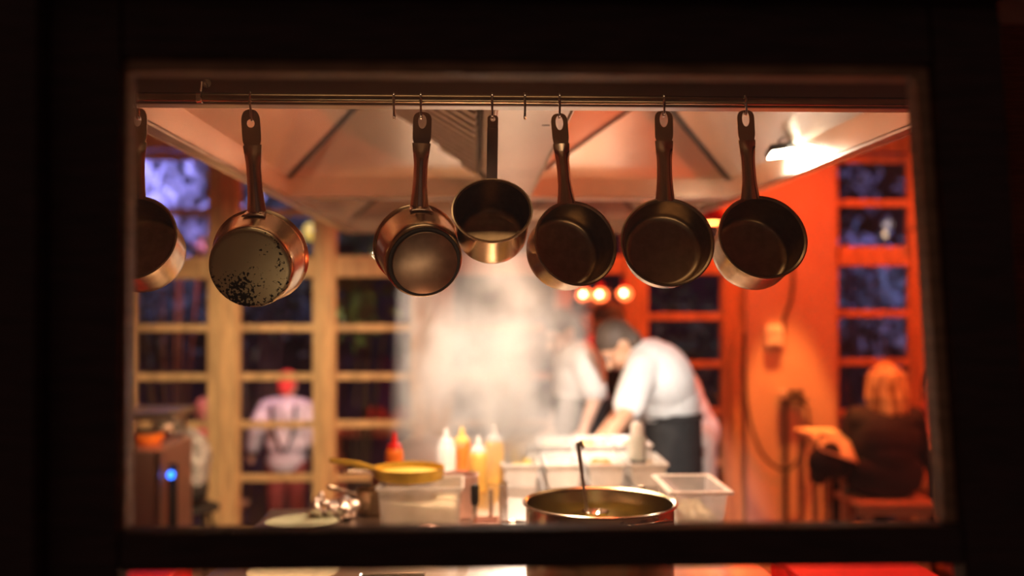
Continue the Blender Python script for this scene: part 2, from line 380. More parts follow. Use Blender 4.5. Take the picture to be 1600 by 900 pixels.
bm_ = MB(); bm_.box((BX0, HY[0] + .037, HZ + .012), (BX1, HY[1] - .04, HZ + .075)); bm_.box((BX0, HY[1] + .01, HZ + .012), (BX1, HY[2] - .008, HZ + .075))
bm_.build('centre_beam', 'hood', hood, smooth=False, bevel=.003)
sk = .075
for (ya, yb) in ((HY[0] + .036, HY[1] - .036), (HY[1] + .01, HY[2] - .01)):
    for k, (xa, xb) in enumerate(((HX0 + .036, BX0 - .002), (BX1 + .002, HX1 - .036))):
        z0_ = HZ + sk; rise = .175; xm = (xa + xb) / 2; ins = .42
        rim = [Vector((xa, ya, z0_)), Vector((xb, ya, z0_)), Vector((xb, yb, z0_)), Vector((xa, yb, z0_))]
        g = .045
        top = [Vector((xm - g, ya + ins, z0_ + rise)), Vector((xm + g, ya + ins, z0_ + rise)), Vector((xm + g, yb - ins, z0_ + rise)), Vector((xm - g, yb - ins, z0_ + rise))]
        for i in range(4):
            j = (i + 1) % 4
            MB().add([rim[i], rim[j], top[j], top[i]], [(0, 1, 2, 3)]).build('sloping_panel', 'hood', hood, smooth=False, solid=.003)
            # folded seam along each hip
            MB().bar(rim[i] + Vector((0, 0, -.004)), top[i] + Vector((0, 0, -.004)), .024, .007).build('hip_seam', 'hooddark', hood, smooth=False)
        MB().add(top, [(0, 1, 2, 3)]).build('bay_ceiling', 'hood', hood, smooth=False, solid=.003)
        sm_ = MB()                              # inner skirt of the bay
        for i in range(4):
            j = (i + 1) % 4; sm_.add([rim[i] - Vector((0, 0, sk - .008)), rim[j] - Vector((0, 0, sk - .008)), rim[j], rim[i]], [(0, 1, 2, 3)])
        sm_.build('inner_skirt', 'hood', hood, smooth=False, solid=.002)
        if k == 0:                              # baffle filter on the slope beside the centre beam
            n_ = 15
            A0, A1 = rim[1], top[1]
            fm = MB()
            yA_, yB_ = ya + .12, yb - .10
            off = Vector((-.008, 0, -.018))
            def on_slope(u_, y): q = A0.lerp(A1, u_); return Vector((q.x, y, q.z)) + off * .5
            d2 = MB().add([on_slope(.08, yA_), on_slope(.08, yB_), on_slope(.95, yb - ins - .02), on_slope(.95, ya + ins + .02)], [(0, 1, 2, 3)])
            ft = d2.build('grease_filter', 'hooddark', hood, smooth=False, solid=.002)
            for i in range(n_):
                yy = yA_ + (i + .5) * (yB_ - yA_) / n_
                um = min(.93, (yb - yy) / ins - .07, (yy - ya) / ins - .07)
                fm.bar(on_slope(.10, yy) + off * .6, on_slope(max(.14, um), yy) + off * .6, .055, .010)
            fm.build('baffle', 'steel', ft, smooth=False)
for x in (HX0 + .1, HX1 - .1):
    for y in (HY[0] + .2, HY[2] - .2):
        MB().tube([(x, y, HT + .008), (x, y, ZC + .002)], .008, 8).build('hanging_rod', 'steel', hood)
# rail
RY = 1.715
ra = P(150, 151.5, RY); rb = P(1540, 159.5, RY); RZ = (ra.z + rb.z) / 2
rail = thing('hanging_rail', (.1, RY, RZ), 'long round steel rail carrying the hanging saucepans along the front of the hood', 'rail')
MB().tube([(HX0 - .0, RY, RZ), (HX1 + .01, RY, RZ)], .0078, 20).build('bar', 'rail', rail)
for px in (312, 1450):
    x = P(px, 150, RY).x
    m = MB().tube([(x + .002, RY, RZ + .0095), (x + .002, RY + .004, RZ + .026), (x + .004, RY + .0145, RZ + .03), (x + .004, HY[0] - .006, RZ + .03)], .0028, 8)
    m.lathe([(.0092, -.005), (.0105, -.004), (.0105, .004), (.0092, .005)], (x, RY, RZ), (1, 0, 0), 20, True)
    m.lathe([(0, 0), (.008, 0), (.008, .003), (0, .004)], (x + .004, HY[0] - .0045, RZ + .03), (0, -1, 0), 14)
    m.build('bracket', 'chrome', rail)
# hooks
def hook(px, low_py, label, group=None, lean=0):
    x = P(px, 155, RY).x; zl = P(px, low_py, RY).z
    pts = []
    r = .0100
    for k in range(9):
        a = R(-35 + 215 * k / 8)
        pts.append((x, RY + r * math.cos(a), RZ + r * math.sin(a)))
    r2 = .0062
    zc = zl + r2
    xo = x + lean
    pts += [(x, RY - r, RZ - .006), (xo, RY - r2, zc + .004)]
    for k in range(7):
        a = R(180 + 205 * k / 6)
        pts.append((xo, RY + r2 * math.cos(a), zc + r2 * math.sin(a)))
    o = MB().tube(pts, .0021, 8).build('s_hook', 'chrome'); return tag(o, label, 'hook', group)
hook_of = {}
HK = [(213, 186, 'chrome S-hook holding the leftmost pan, half hidden by the window edge', .003), (392, 188.5, 'chrome S-hook holding the pan with the black-speckled base', .002),
      (658, 185, 'chrome S-hook holding the saucepan whose base has a dark ring', 0), (769, 185, 'chrome S-hook holding the pan with the flat strip handle', 0),
      (874, 185, 'chrome S-hook holding the pan just right of the flat-handled pan', 0), (1036, 182, 'chrome S-hook holding the shallow pan second from the right', .001),
      (1163, 180, 'chrome S-hook holding the rightmost pan', .002),
      (616, 186, 'empty chrome S-hook left of the ring-based saucepan', 0), (820, 186, 'empty chrome S-hook right of the flat-handled pan', 0)]
for q in HK: hook(q[0], q[1], q[2], 'chrome hooks on the rail', q[3])
# ================================================================ PANS
def handle_mesh(top_c, att, n, hw, hole, plate_top, plate_bot, waist, wend, th=.0022, hround=True, neck=False, back=0):
    """stamped steel handle; top_c = hole centre, att = point on the rim, widths in metres; lies in plane facing -Y"""
    m = MB(); ax = (att - top_c).normalized(); side = ax.cross(Vector((0, 1, 0))).normalized(); nrm = side.cross(ax).normalized()
    if nrm.y > 0: nrm = -nrm
    if side.x < 0: side = -side
    N = 40; ho, hi = [], []
    for k in range(N):
        t = 2 * math.pi * k / N; cx, sy = math.cos(t), math.sin(t)
        hi.append(top_c + side * cx * hole[0] - ax * sy * hole[1])
        # super-ellipse outline for the plate end
        hh = plate_top if sy > 0 else plate_bot; p = 2.6 if sy > 0 else 7
        s_ = (abs(cx / hw) ** p + abs(sy / hh) ** p) ** (-1 / p)
        ho.append(top_c + side * cx * s_ - ax * sy * s_)
    base = len(m.v)
    for sg in (1, -1):
        for ring in (ho, hi):
            m.v += [q + nrm * th / 2 * sg for q in ring]
    for k in range(N):
        k2 = (k + 1) % N
        m.f.append((base + k, base + k2, base + N + k2, base + N + k))
        m.f.append((base + 2 * N + k, base + 3 * N + k, base + 3 * N + k2, base + 2 * N + k2))
        m.f.append((base + k2, base + k, base + 2 * N + k, base + 2 * N + k2))
        m.f.append((base + N + k, base + N + k2, base + 3 * N + k2, base + 3 * N + k))
    # shank
    L = (att - top_c).length; s0 = plate_bot * .93; SN = 16; WN = 8
    rows = []
    for i in range(SN + 1):
        u = i / SN; d = s0 + (L - s0) * u
        wd = hw * (1 - min(1, u * 3.2)) + waist * min(1, u * 3.2)
        if u > .55: wd = waist + (wend - waist) * ((u - .55) / .45) ** 1.6
        if neck: wd = (hw if u < .0 else waist)
        crown = (0 if neck else .009 * min(1, u * 5))
        row = []
        for j in range(WN + 1):
            v = j / WN * 2 - 1
            c = top_c + ax * d + side * v * wd + nrm * (crown * (1 - v * v) + back * math.sin(math.pi * u))
            row.append(c)
        rows.append(row)
    b = len(m.v); nn = (WN + 1)
    for sg in (0, -1):
        for row in rows: m.v += [c + nrm * th * (sg + .5) for c in row]
    tot = nn * (SN + 1)
    for i in range(SN):
        for j in range(WN):
            a_ = b + i * nn + j
            m.f.append((a_, a_ + 1, a_ + nn + 1, a_ + nn)); a2 = a_ + tot
            m.f.append((a2, a2 + nn, a2 + nn + 1, a2 + 1))
        for j in (0, WN):
            a_ = b + i * nn + j; m.f.append((a_, a_ + nn, a_ + nn + tot, a_ + tot))
    for i in (0, SN):
        for j in range(WN):
            a_ = b + i * nn + j; m.f.append((a_, a_ + 1, a_ + 1 + tot, a_ + tot))
    return m
PXM = RY / F
def pan(label, rc, Rm, H, n, taper, hole_px, hole_sz, top_py, Yc=None, hw=14, waist=9, wend=12, kind='broad', base=None, attach_px=None, rot_u=None, group='saucepans hanging from the rail'):
    n = Vector(n).normalized()
    Yc = Yc or RY - .03
    c = P(rc[0], rc[1], Yc)
    root = thing('saucepan', c - n * H, label, 'saucepan', group)
    Rb = Rm * taper; t = .0022; rr = .010
    outer = [(0, -H), (Rb - rr, -H), (Rb - rr * .3, -H + rr * .3), (Rb, -H + rr)]
    for k in range(1, 6): outer.append((Rb + (Rm - Rb) * k / 6, -H + rr + (H - rr) * k / 6))
    outer += [(Rm - .001, -.004), (Rm + .003, -.001), (Rm + .0035, .0008), (Rm + .001, .0012)]
    inner = [(Rm - t, -.003)] + [(Rb - t + (Rm - Rb) * k / 6, -H + rr + (H - rr) * k / 6) for k in range(5, 0, -1)] + [(Rb - t, -H + rr), (Rb - t - rr * .4, -H + .0055), (Rb - rr - t - .002, -H + .003), (0, -H + .003)]
    u = Vector((0, 0, 1))
    MB().lathe(outer, c, n, 72, u=u).build('body', 'pan', root, angle=50)
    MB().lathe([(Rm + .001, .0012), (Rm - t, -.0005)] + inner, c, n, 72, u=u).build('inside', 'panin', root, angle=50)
    if base == 'plain':
        MB().lathe([(Rb - rr * .2, -H + .003), (Rb - rr * .4, -H - .0018), (Rb - rr, -H - .003), (0, -H - .003)], c, n, 72, u=u).build('base_plate', 'scorched', root, angle=60)
    elif base == 'ring':
        MB().lathe([(Rb * .83, -H + .003), (Rb * .83, -H - .004), (Rb * .81, -H - .006), (0, -H - .006)], c, n, 72, u=u).build('base_plate', 'baseplate', root, angle=60)
        MB().lathe([(Rb * .93, -H + .001), (Rb * .915, -H - .0012), (Rb * .85, -H - .0012), (Rb * .83, -H - .0005)], c, n, 72, u=u).build('base_groove', 'groove', root)
    uu = (u - n * u.dot(n)).normalized()
    if rot_u: uu = Matrix.Rotation(R(rot_u), 3, n) @ uu
    att = c + uu * (Rm + .001) - n * .004
    hc = P(hole_px[0], hole_px[1], RY)
    if attach_px: pass
    h = handle_mesh(hc, att + uu * (-.002), n, hw * PXM, (hole_sz[0] * PXM, hole_sz[1] * PXM), (hole_px[1] - top_py) * PXM, (36 if kind != 'strip' else 13) * PXM if True else 0, waist * PXM * 1.14, wend * PXM * 1.12, neck=(kind == 'strip'))
    h.build('handle', 'handle', root, bevel=0, angle=35)
    # bracket and rivets where the handle meets the wall of the pan
    out = uu; wall = c + uu * (Rm + .0005)
    side = uu.cross(n).normalized()
    br_ = MB(); bw = wend * PXM * 1.15
    lo = wall - n * .022 + out * (-.003 * (1 - taper) * 10); 
    # plate hugging the wall
    rows = []
    for i in range(4):
        d = .002 + .026 * i / 3; Rr = Rm - (Rm - Rb) * d / H + .0012
        row = []
        for j in range(7):
            a = (j / 6 * 2 - 1) * (bw * (1 + .25 * i / 3)) / Rr
            row.append(c - n * d + (uu * math.cos(a) + side * math.sin(a)) * (Rr + .001))
        rows.append(row)
    b0 = [q for r_ in rows for q in r_]
    fs = [(i * 7 + j, i * 7 + j + 1, (i + 1) * 7 + j + 1, (i + 1) * 7 + j) for i in range(3) for j in range(6)]
    MB().add(b0, fs).build('handle_bracket', 'handle', root, solid=.002)
    for sg in ((-1, 1) if kind != 'single' else (0,)):
        a = sg * .55 * bw / Rm; pt = c - n * .016 + (uu * math.cos(a) + side * math.sin(a)) * (Rm + .002 - (Rm - Rb) * .016 / H)
        MB().lathe([(.0045, 0), (.0042, .0016), (.002, .0026), (0, .0028)], pt, uu, 12).build('rivet', 'handle', root)
    return root
M['baseplate'] = mat('ring_base_plate', (.52, .36, .25), .45, .9, scale=14, stretch=(1, 1, 1), var=.35, bump=.15)
M['groove'] = mat('base_groove', (.03, .02, .015), .5, .6)
K = PXM
pan('leftmost steel saucepan, partly hidden by the window edge, open side to viewer', (205, 371), 66 * K, .088, (.0, -.94, .33), .96, (215, 188), (6, 10), 169, hw=14.5, waist=10, wend=12)
pan('steel pan showing its flat underside with black burnt specks', (407, 400), 73 * K, .078, (.02, .95, .31), .88, (392, 193), (6, 6.5), 171, Yc=RY + .035, hw=14.5, waist=10, wend=13, base='plain')
pan('steel saucepan showing its underside with a round disc inside a dark ring', (650, 383), 65.5 * K, .088, (-.22, .9, .38), .92, (660, 190), (6.5, 11), 175, Yc=RY + .04, hw=14.5, waist=9.5, wend=13, base='ring', kind='single', rot_u=0)
pan('deep steel pan with flat narrow strip handle, hanging in the middle', (769, 328.5), 59.5 * K, .080, (.0, -.84, .54), .92, (770, 186), (4, 4), 180, hw=8.5, waist=7.5, wend=8, kind='strip')
pan('steel saucepan turned half right, just right of the strip-handled pan', (900, 380), 65 * K, .075, (.27, -.93, .22), .94, (874, 192), (6, 12), 177, hw=13, waist=9, wend=13, rot_u=8)
pan('shallow steel saucepan, wide open front, second from the right', (1043, 378), 69.5 * K, .056, (-.02, -.96, .28), .90, (1037, 187), (6.5, 12), 173, hw=14.5, waist=10.5, wend=14)
pan('rightmost hanging saucepan, bright side wall showing at lower left', (1192, 370), 67 * K, .082, (.03, -.93, .34), .95, (1165, 186), (6, 12), 172, hw=13.5, waist=9.5, wend=14, rot_u=10)
# ================================================================ ISLAND
CT = .93
isl = thing('cooking_island', (.02, 3.2, 0), 'long stainless steel worktop island running away under the hood', 'counter')
def slab(z0, z1, g=0):
    ou = [(-.615 + g, 1.80 + g), (.665 - g, 1.80 + g), (.665 - g, 4.55 - g), (-.34 + g, 4.55 - g), (-.34 + g, 3.00 - g), (-.615 + g, 3.00 - g)]
    return MB().add([Vector((x, y, z0)) for x, y in ou] + [Vector((x, y, z1)) for x, y in ou], [(5, 4, 3, 2, 1, 0), (6, 7, 8, 9, 10, 11)] + [(i, (i + 1) % 6, 6 + (i + 1) % 6, 6 + i) for i in range(6)])
slab(CT - .04, CT).build('worktop', 'counter', isl, smooth=False, bevel=.006)
slab(.12, CT - .041, .045).build('cabinet', 'steel', isl, smooth=False, bevel=.004)
for x, y in ((-.54, 1.92), (.57, 1.92), (-.27, 4.42), (.57, 4.42)): MB().tube([(x, y, 0), (x, y, .121)], .02, 12).build('leg', 'steel', isl)
for x, a in ((-.57, -1), (.62, 1)):
    for k in range(1 if a < 0 else 3):
        ya = 1.95 + k * .85
        d = MB().box((x + a * .001, ya, .18), (x + a * .02, ya + .8, .86)).build('door', 'steel', isl, smooth=False, bevel=.003)
        MB().tube([(x + a * .02, ya + .1, .8), (x + a * .045, ya + .1, .8), (x + a * .045, ya + .7, .8), (x + a * .02, ya + .7, .8)], .006, 8).build('handle', 'chrome', d)
def on(px, py, h=0):                           # point on the worktop (or h above) under that pixel
    s_ = P(px, py, 1) - Vector((0, 0, CH)); t = (CT + h - CH) / s_.z; return Vector((0, 0, CH)) + s_ * t
# big pot
pc = P(937, 785, 2.09); pr = .156; ph = pc.z - CT
pot = thing('stock_pot', (pc.x, pc.y, CT), 'large wide steel cooking pot with yellow broth at the front of the island', 'pot')
MB().lathe([(0, .001), (pr - .012, .001), (pr - .004, .005), (pr - .001, .015), (pr - .001, ph - .004), (pr + .006, ph - .001), (pr + .007, ph + .002), (pr + .003, ph + .004)], (pc.x, pc.y, CT), n=90).build('body', 'steelpot', pot) if False else None
M['pot'] = mat('pot_steel', (.62, .52, .42), .2, 1, scale=5, stretch=(1, 1, .3), var=.08)
M['potin'] = mat('pot_inner_steel', (.55, .48, .30), .22, 1, scale=6, stretch=(1, 1, .2), var=.15)
MB().lathe([(0, .001), (pr - .012, .001), (pr - .004, .005), (pr - .001, .015), (pr - .001, ph - .004), (pr + .006, ph - .001), (pr + .007, ph + .002), (pr + .003, ph + .004)], (pc.x, pc.y, CT), n=90).build('body', 'pot', pot)
MB().lathe([(pr + .003, ph + .004), (pr - .003, ph), (pr - .004, ph - .006), (pr - .004, .012), (0, .008)], (pc.x, pc.y, CT), n=90).build('inside', 'potin', pot)
for a in (R(-62), R(118)):
    d = Vector((math.cos(a), math.sin(a), 0)); s_ = Vector((-d.y, d.x, 0)); b = Vector((pc.x, pc.y, CT + ph - .014)) + d * (pr)
    MB().tube([b - s_ * .05, b - s_ * .05 + d * .02, b - s_ * .042 + d * .03 + Vector((0, 0, .004)), b + s_ * .042 + d * .03 + Vector((0, 0, .004)), b + s_ * .05 + d * .02, b + s_ * .05], .0045, 10).build('handle', 'chrome', pot)
MB().lathe([(0, ph - .10), (pr - .0045, ph - .10), (pr - .0045, ph - .105)], (pc.x, pc.y, CT), n=60).build('broth', 'broth', pot)
fd = MB()
for i in range(5): fd.ball((pc.x - .02 + random.uniform(-.02, .02), pc.y - .02 + random.uniform(-.02, .02), CT + ph - .098 + random.uniform(0, .02)), .016)
tag(fd.build('dumpling', 'cream', vox=.004), 'pale lump of food floating in the broth of the large pot', 'food')
def ladle(top, bot, label, r=.0055, bowl=.03):
    top = Vector(top); bot = Vector(bot); t = thing('ladle', bot, label, 'ladle')
    d = (bot - top).normalized()
    MB().tube([top + Vector((.012, 0, -.012)), top + Vector((.006, 0, .004)), top, top.lerp(bot, .5), bot], [r * .6, r * .8, r, r * .7, r * .7], 10).build('handle', 'steel', t)
    MB().lathe([(0, -.02), (bowl * .6, -.016), (bowl, 0), (bowl * 1.02, .002), (bowl * .95, 0), (bowl * .5, -.013), (0, -.016)], bot + Vector((bowl * .6, 0, .0)), (0, 0, 1), 24).build('bowl', 'chrome', t)
ladle(P(903, 692, 2.19), P(917, 800, 2.16), 'shiny steel ladle standing upright inside the large pot')
ladle(on(1000, 762, .20) , on(962, 768, .03), 'thin steel spoon leaning beside the white trays behind the pot', .004, .022)
# tubs
def tub(label, x0, x1, ya, yb, z, h, m, rimw=.012, inset=.015, group=None, name='plastic_tub'):
    t = thing(name, ((x0 + x1) / 2, (ya + yb) / 2, z), label, 'tub', group)
    i = inset; th = .003
    lo = [Vector((x0 + i, ya + i, z)), Vector((x1 - i, ya + i, z)), Vector((x1 - i, yb - i, z)), Vector((x0 + i, yb - i, z))]
    hi = [Vector((x0, ya, z + h)), Vector((x1, ya, z + h)), Vector((x1, yb, z + h)), Vector((x0, yb, z + h))]
    mb = MB(); mb.add(lo + hi, [(0, 1, 2, 3)] + [(a, (a + 1) % 4, 4 + (a + 1) % 4, 4 + a) for a in range(4)])
    mb.build('body', m, t, smooth=False, solid=th, bevel=.006)
    r = MB(); w_ = rimw
    ou = [Vector((x0 - w_, ya - w_, 0)), Vector((x1 + w_, ya - w_, 0)), Vector((x1 + w_, yb + w_, 0)), Vector((x0 - w_, yb + w_, 0))]
    zz = z + h
    vs = [Vector((q.x, q.y, zz + .003)) for q in hi] + [Vector((q.x, q.y, zz + .003)) for q in ou] + [Vector((q.x, q.y, zz - .006)) for q in hi] + [Vector((q.x, q.y, zz - .006)) for q in ou]
    fs = []
    for a in range(4):
        b = (a + 1) % 4; fs += [(a, b, 4 + b, 4 + a), (8 + a, 12 + a, 12 + b, 8 + b), (4 + a, 4 + b, 12 + b, 12 + a), (a, 8 + a, 8 + b, b)]
    r.add(vs, fs); r.build('rim', 'white' if m == 'milky' else m, t, smooth=False, bevel=.002)
    return t
tub('white translucent plastic tub of pale round pieces right of the large pot', .505, .645, 2.56, 2.80, CT + .001, .125, 'milky', rimw=.014)
for i in range(3):
    for j in range(4):
        o = MB().ball((.545 + i * .030 + random.uniform(-.003, .003), 2.605 + j * .048, CT + .042 + .004 * ((i + j) % 2)), (.0215, .023, .024 + .008 * random.random())).build('dough_ball', 'cream')
        tag(o, 'small pale round piece lying inside the white plastic tub', 'food', 'pale round pieces in the white tub')
ct = tub('clear plastic box of cream food under the yellow frying pan', -.262, -.045, 2.64, 2.82, CT + .001, .125, 'clear', rimw=.008, inset=.008)
o = MB().hexa([Vector((-.246, 2.657, CT + .004)), Vector((-.06, 2.657, CT + .004)), Vector((-.06, 2.80, CT + .004)), Vector((-.246, 2.80, CT + .004))],
          [Vector((-.242, 2.654, CT + .085)), Vector((-.058, 2.654, CT + .075)), Vector((-.058, 2.80, CT + .08)), Vector((-.242, 2.80, CT + .09))]).build('cream_filling', 'cream', None, bevel=.01)
tag(o, 'cream coloured food filling the clear plastic box', 'food', kind='stuff')
# yellow frying pan on the box
yc = Vector((-.188, 2.745, CT + .131)); yr = .096
fp = thing('frying_pan', yc, 'yellow shallow frying pan resting on top of the clear plastic box', 'frying pan')
MB().lathe([(0, .001), (yr - .01, .001), (yr - .003, .004), (yr, .03), (yr + .001, .034), (yr - .002, .034), (yr - .006, .007), (0, .004)], yc, n=60).build('body', 'yellowpan', fp)
MB().tube([yc + Vector((-yr + .002, .01, .027)), yc + Vector((-yr - .05, .03, .037)), yc + Vector((-yr - .13, .07, .042))], [.007, .009, .007], 12).build('handle', 'yellowpan', fp)
o = MB().lathe([(0, .020), (yr - .02, .0205), (yr - .008, .018), (yr - .012, .009), (0, .0075)], yc, n=50).build('butter', 'butter'); tag(o, 'yellow buttery food spread inside the yellow frying pan', 'food', kind='stuff')
# saucepans standing on the worktop, handles up left
def stand_pan(px, py, r, h, tip, label):
    c = on(px, py); t = thing('saucepan', c, label, 'saucepan', 'saucepans standing on the island')
    MB().lathe([(0, .001), (r - .006, .001), (r, .008), (r, h), (r + .003, h + .001), (r - .001, h + .001), (r - .003, .01), (0, .005)], c, n=50).build('body', 'pan', t)
    tp = P(*tip); d = Vector((tp.x - c.x, tp.y - c.y, 0)).normalized(); a = c + d * r + Vector((0, 0, h - .015))
    m = MB(); m.bar(a, a + d * .02 + Vector((0, 0, .01)), .026, .010); m.bar(a + d * .018 + Vector((0, 0, .008)), tp, .026, .012)
    m.build('handle', 'handle', t, bevel=.002)
stand_pan(590, 802, .06, .07, (512, 760, 2.86), 'steel saucepan behind the clear box, its handle lowest and leftmost')
stand_pan(612, 772, .065, .085, (532, 738, 3.15), 'steel saucepan behind the clear box, its handle rising higher')
# foil heap
fm = MB(); c = on(535, 806)
for i in range(46): fm.ball(c + Vector((random.uniform(-.085, .04), random.uniform(-.09, .05), .012 + random.uniform(0, .032))), (random.uniform(.008, .026), random.uniform(.008, .024), random.uniform(.006, .014)), rot=Matrix.Rotation(random.uniform(0, 3), 3, 'X') @ Matrix.Rotation(random.uniform(0, 3), 3, 'Y'))
M['foil'].node_tree.nodes['Principled BSDF'].inputs['Roughness'].default_value = .35
tag(fm.build('crumpled_foil', 'foil', vox=.004), 'heap of crumpled foil at the left edge of the island', 'foil')
# plate, bowl, tray in front
c = on(472, 826); o = MB().lathe([(0, .002), (.05, .002), (.085, .014), (.087, .016), (.05, .007), (0, .006)], c, n=48).build('plate', 'plate_green') if False else None
M['plateg'] = mat('pale_green_glaze', (.55, .60, .42), .25)
tag(MB().lathe([(0, .001), (.05, .001), (.095, .016), (.098, .019), (.05, .008), (0, .007)], c, n=48).build('plate', 'plateg'), 'pale green plate left of the foil heap on the island edge', 'plate')
c = on(458, 925); tag(MB().lathe([(0, .001), (.05, .001), (.095, .045), (.097, .047), (.05, .036), (0, .034)], c, n=48).build('bowl', 'cream'), 'shallow yellowish bowl just seen under the window rail', 'bowl')
c = on(610, 925); t = thing('steel_tray', c, 'small steel tray at the island front below the window rail', 'tray')
MB().box(c + Vector((-.07, -.09, .001)), c + Vector((.07, .07, .004))).build('bottom', 'steel', t, smooth=False)
MB().tube([c + Vector(q) for q in ((-.07, -.09, .02), (.07, -.09, .02), (.07, .07, .02), (-.07, .07, .02), (-.07, -.09, .02))], .003, 8).build('rim', 'chrome', t)
MB().add([c + Vector(q) for q in ((-.07, -.09, .001), (.07, -.09, .001), (.07, .07, .001), (-.07, .07, .001), (-.07, -.09, .02), (.07, -.09, .02), (.07, .07, .02), (-.07, .07, .02))], [(0, 1, 5, 4), (1, 2, 6, 5), (2, 3, 7, 6), (3, 0, 4, 7)]).build('side_wall', 'steel', t, smooth=False, solid=.002)
# squeeze bottles
def bottle(c, h, r, body, cap, label, group=None, name='squeeze_bottle'):
    t = thing(name, c, label, 'bottle', group)
    MB().lathe([(0, .001), (r * .92, .001), (r, .006), (r, h * .62), (r * .93, h * .68), (r * .72, h * .72), (0, h * .72)], c, n=28).build('body', body, t)
    MB().lathe([(r * .78, h * .70), (r * .78, h * .77), (r * .4, h * .81), (r * .16, h), (0, h)], c, n=24).build('nozzle', cap, t)
    return t
c = on(616, 765); M['orangecap'] = M['redp']
bottle(c, .19, .030, 'orange', 'redp', 'orange sauce bottle with red pointed nozzle behind the yellow frying pan')
for px, py, m, h, lb in ((697, 752, 'white', .18, 'pale squeeze bottle leftmost of the bottles in the steam'), (722, 748, 'orange', .18, 'orange squeeze bottle between two others in the steam'),
                      (747, 768, 'yellow', .18, 'front yellow squeeze bottle in the steam'), (772, 755, 'yellow', .20, 'tall yellow squeeze bottle rightmost of the bottles in the steam')):
    bottle(on(px, py), h, .033, m, 'white' if m != 'orange' else 'yellow', lb, 'sauce bottles in the steam')
# thermometer probe / knife in a pinkish box
M['pink'] = mat('pinkish_steel', (.62, .40, .34), .35, .5)
tub('small pinkish steel container holding a black-handled tool', -.045 + .03, .035 + .02, 2.60, 2.70, CT + .001, .035, 'pink', .004, .004, name='steel_container')
t = thing('black_handled_tool', P(742, 815, 2.65), 'upright kitchen tool with short black handle in the pinkish container', 'utensil')
MB().tube([P(741, 828, 2.65), P(742, 788, 2.65)], .006, 10).build('blade', 'chrome', t); MB().tube([P(742, 789, 2.65), P(742, 784, 2.65), P(742, 760, 2.65), P(742, 757, 2.65)], [.009, .0115, .012, .008], 12).build('handle', 'black', t)
c = on(716, 806); tag(MB().lathe([(0, .001), (.052, .001), (.056, .006), (.058, .118), (.060, .12), (.055, .12), (.053, .008), (0, .006)], c, n=40).build('steel_canister', 'pink'), 'wide pinkish canister between the clear box and the sauce bottles', 'canister')
c = on(672, 838); tag(MB().ball(c + Vector((.0, -.06, .022)), (.035, .03, .022)).build('onion', 'pink'), 'small dark pink lump right of the clear box', 'food')
for px, a, b in ((767, 762, 828), (783, 750, 820), (790, 745, 812)):
    bt = on(px, b); tp = bt + Vector((0, 0, .11)); t = thing('steel_tongs', bt, 'upright thin steel utensil between the bottles and the large pot', 'utensil', 'upright steel utensils')
    MB().tube([bt + Vector((0, 0, .001)), bt.lerp(tp, .5), tp], [.004, .006, .005], 10).build('handle', 'chrome', t)
# shallow steel dish in front of utensils
c = on(800, 826); tag(MB().lathe([(0, .001), (.03, .001), (.045, .012), (.046, .013), (.03, .004), (0, .004)], c, n=36).build('steel_dish', 'chrome'), 'small shallow steel dish left of the large pot', 'dish')
# mise en place trays in the steam
k = 0
names = ['left white food tray behind the pot, nearest the steam', 'second white food tray behind the large pot', 'third white food tray behind the large pot', 'right white food tray behind the pot beside the spray bottle',
         'rear left white food tray in the steam', 'rear second white food tray below the chefs hands', 'rear third white food tray below the chefs hands', 'rear right white food tray by the island edge']
cols = ['butter', 'cream', 'orange', 'cream', 'yellow', 'cream', 'butter', 'orange']
for r_ in range(2):
    for j in range(4):
        x0 = .085 + j * .142; ya = 3.30 + r_ * .30
        tub(names[k], x0, x0 + .115, ya, ya + .24, CT + .001, .075 + .02 * r_, 'white', .008, .01, 'white food trays on the island', 'food_tray')
        z = CT + .055 + .02 * r_
        m = MB()
        for q in range(9): m.ball((x0 + .057 + random.uniform(-.03, .03), ya + .12 + random.uniform(-.08, .08), z), (.02, .03, .014))
        tag(m.build('tray_food', cols[k], vox=.006), 'chopped food heaped in the %s' % names[k], 'food', kind='stuff'); k += 1
# plates stack + board at the chefs' hands
c = Vector((.50, 4.05, CT + .001))
MBb = MB().box((.33, 3.95, CT + .001), (.66, 4.35, CT + .022)); tag(MBb.build('chopping_board', 'white', bevel=.006), 'white chopping board under the hands of the bending chef', 'chopping board')
for i in range(5):
    tag(MB().lathe([(0, .001), (.06, .001), (.11, .014), (.112, .017), (.06, .007), (0, .006)], (.20, 4.08, CT + .001 + i * .0075), n=40).build('plate', 'white'), 'white plate in the stack left of the chopping board' + (', topmost' if i == 4 else ''), 'plate', 'stacked white plates')
for px, py, m in ((815, 735, 'steel'), (800, 745, 'steel')):
    c = on(px, py); tag(MB().lathe([(0, .001), (.045, .001), (.05, .008), (.052, .13), (.05, .132), (.047, .01), (0, .006)], c, n=30).build('steel_canister', m), 'steel canister standing in the steam ' + ('nearer' if px == 800 else 'farther') + ' the bottles', 'canister')
# spray bottle
c = on(996, 752); t = thing('spray_can', c, 'pale spray bottle with white top standing beside the bending chef', 'bottle')
M['can'] = mat('pale_can', (.62, .68, .64), .3)
MB().lathe([(0, .001), (.03, .001), (.032, .004), (.032, .15), (.02, .165), (0, .165)], c, n=28).build('body', 'can', t)
MB().lathe([(.0325, .05), (.0325, .075)], c, n=28).build('label_band', 'black', t)
MB().lathe([(.024, .16), (.024, .19), (.015, .205), (0, .207)], c, n=24).build('cap', 'white', t)
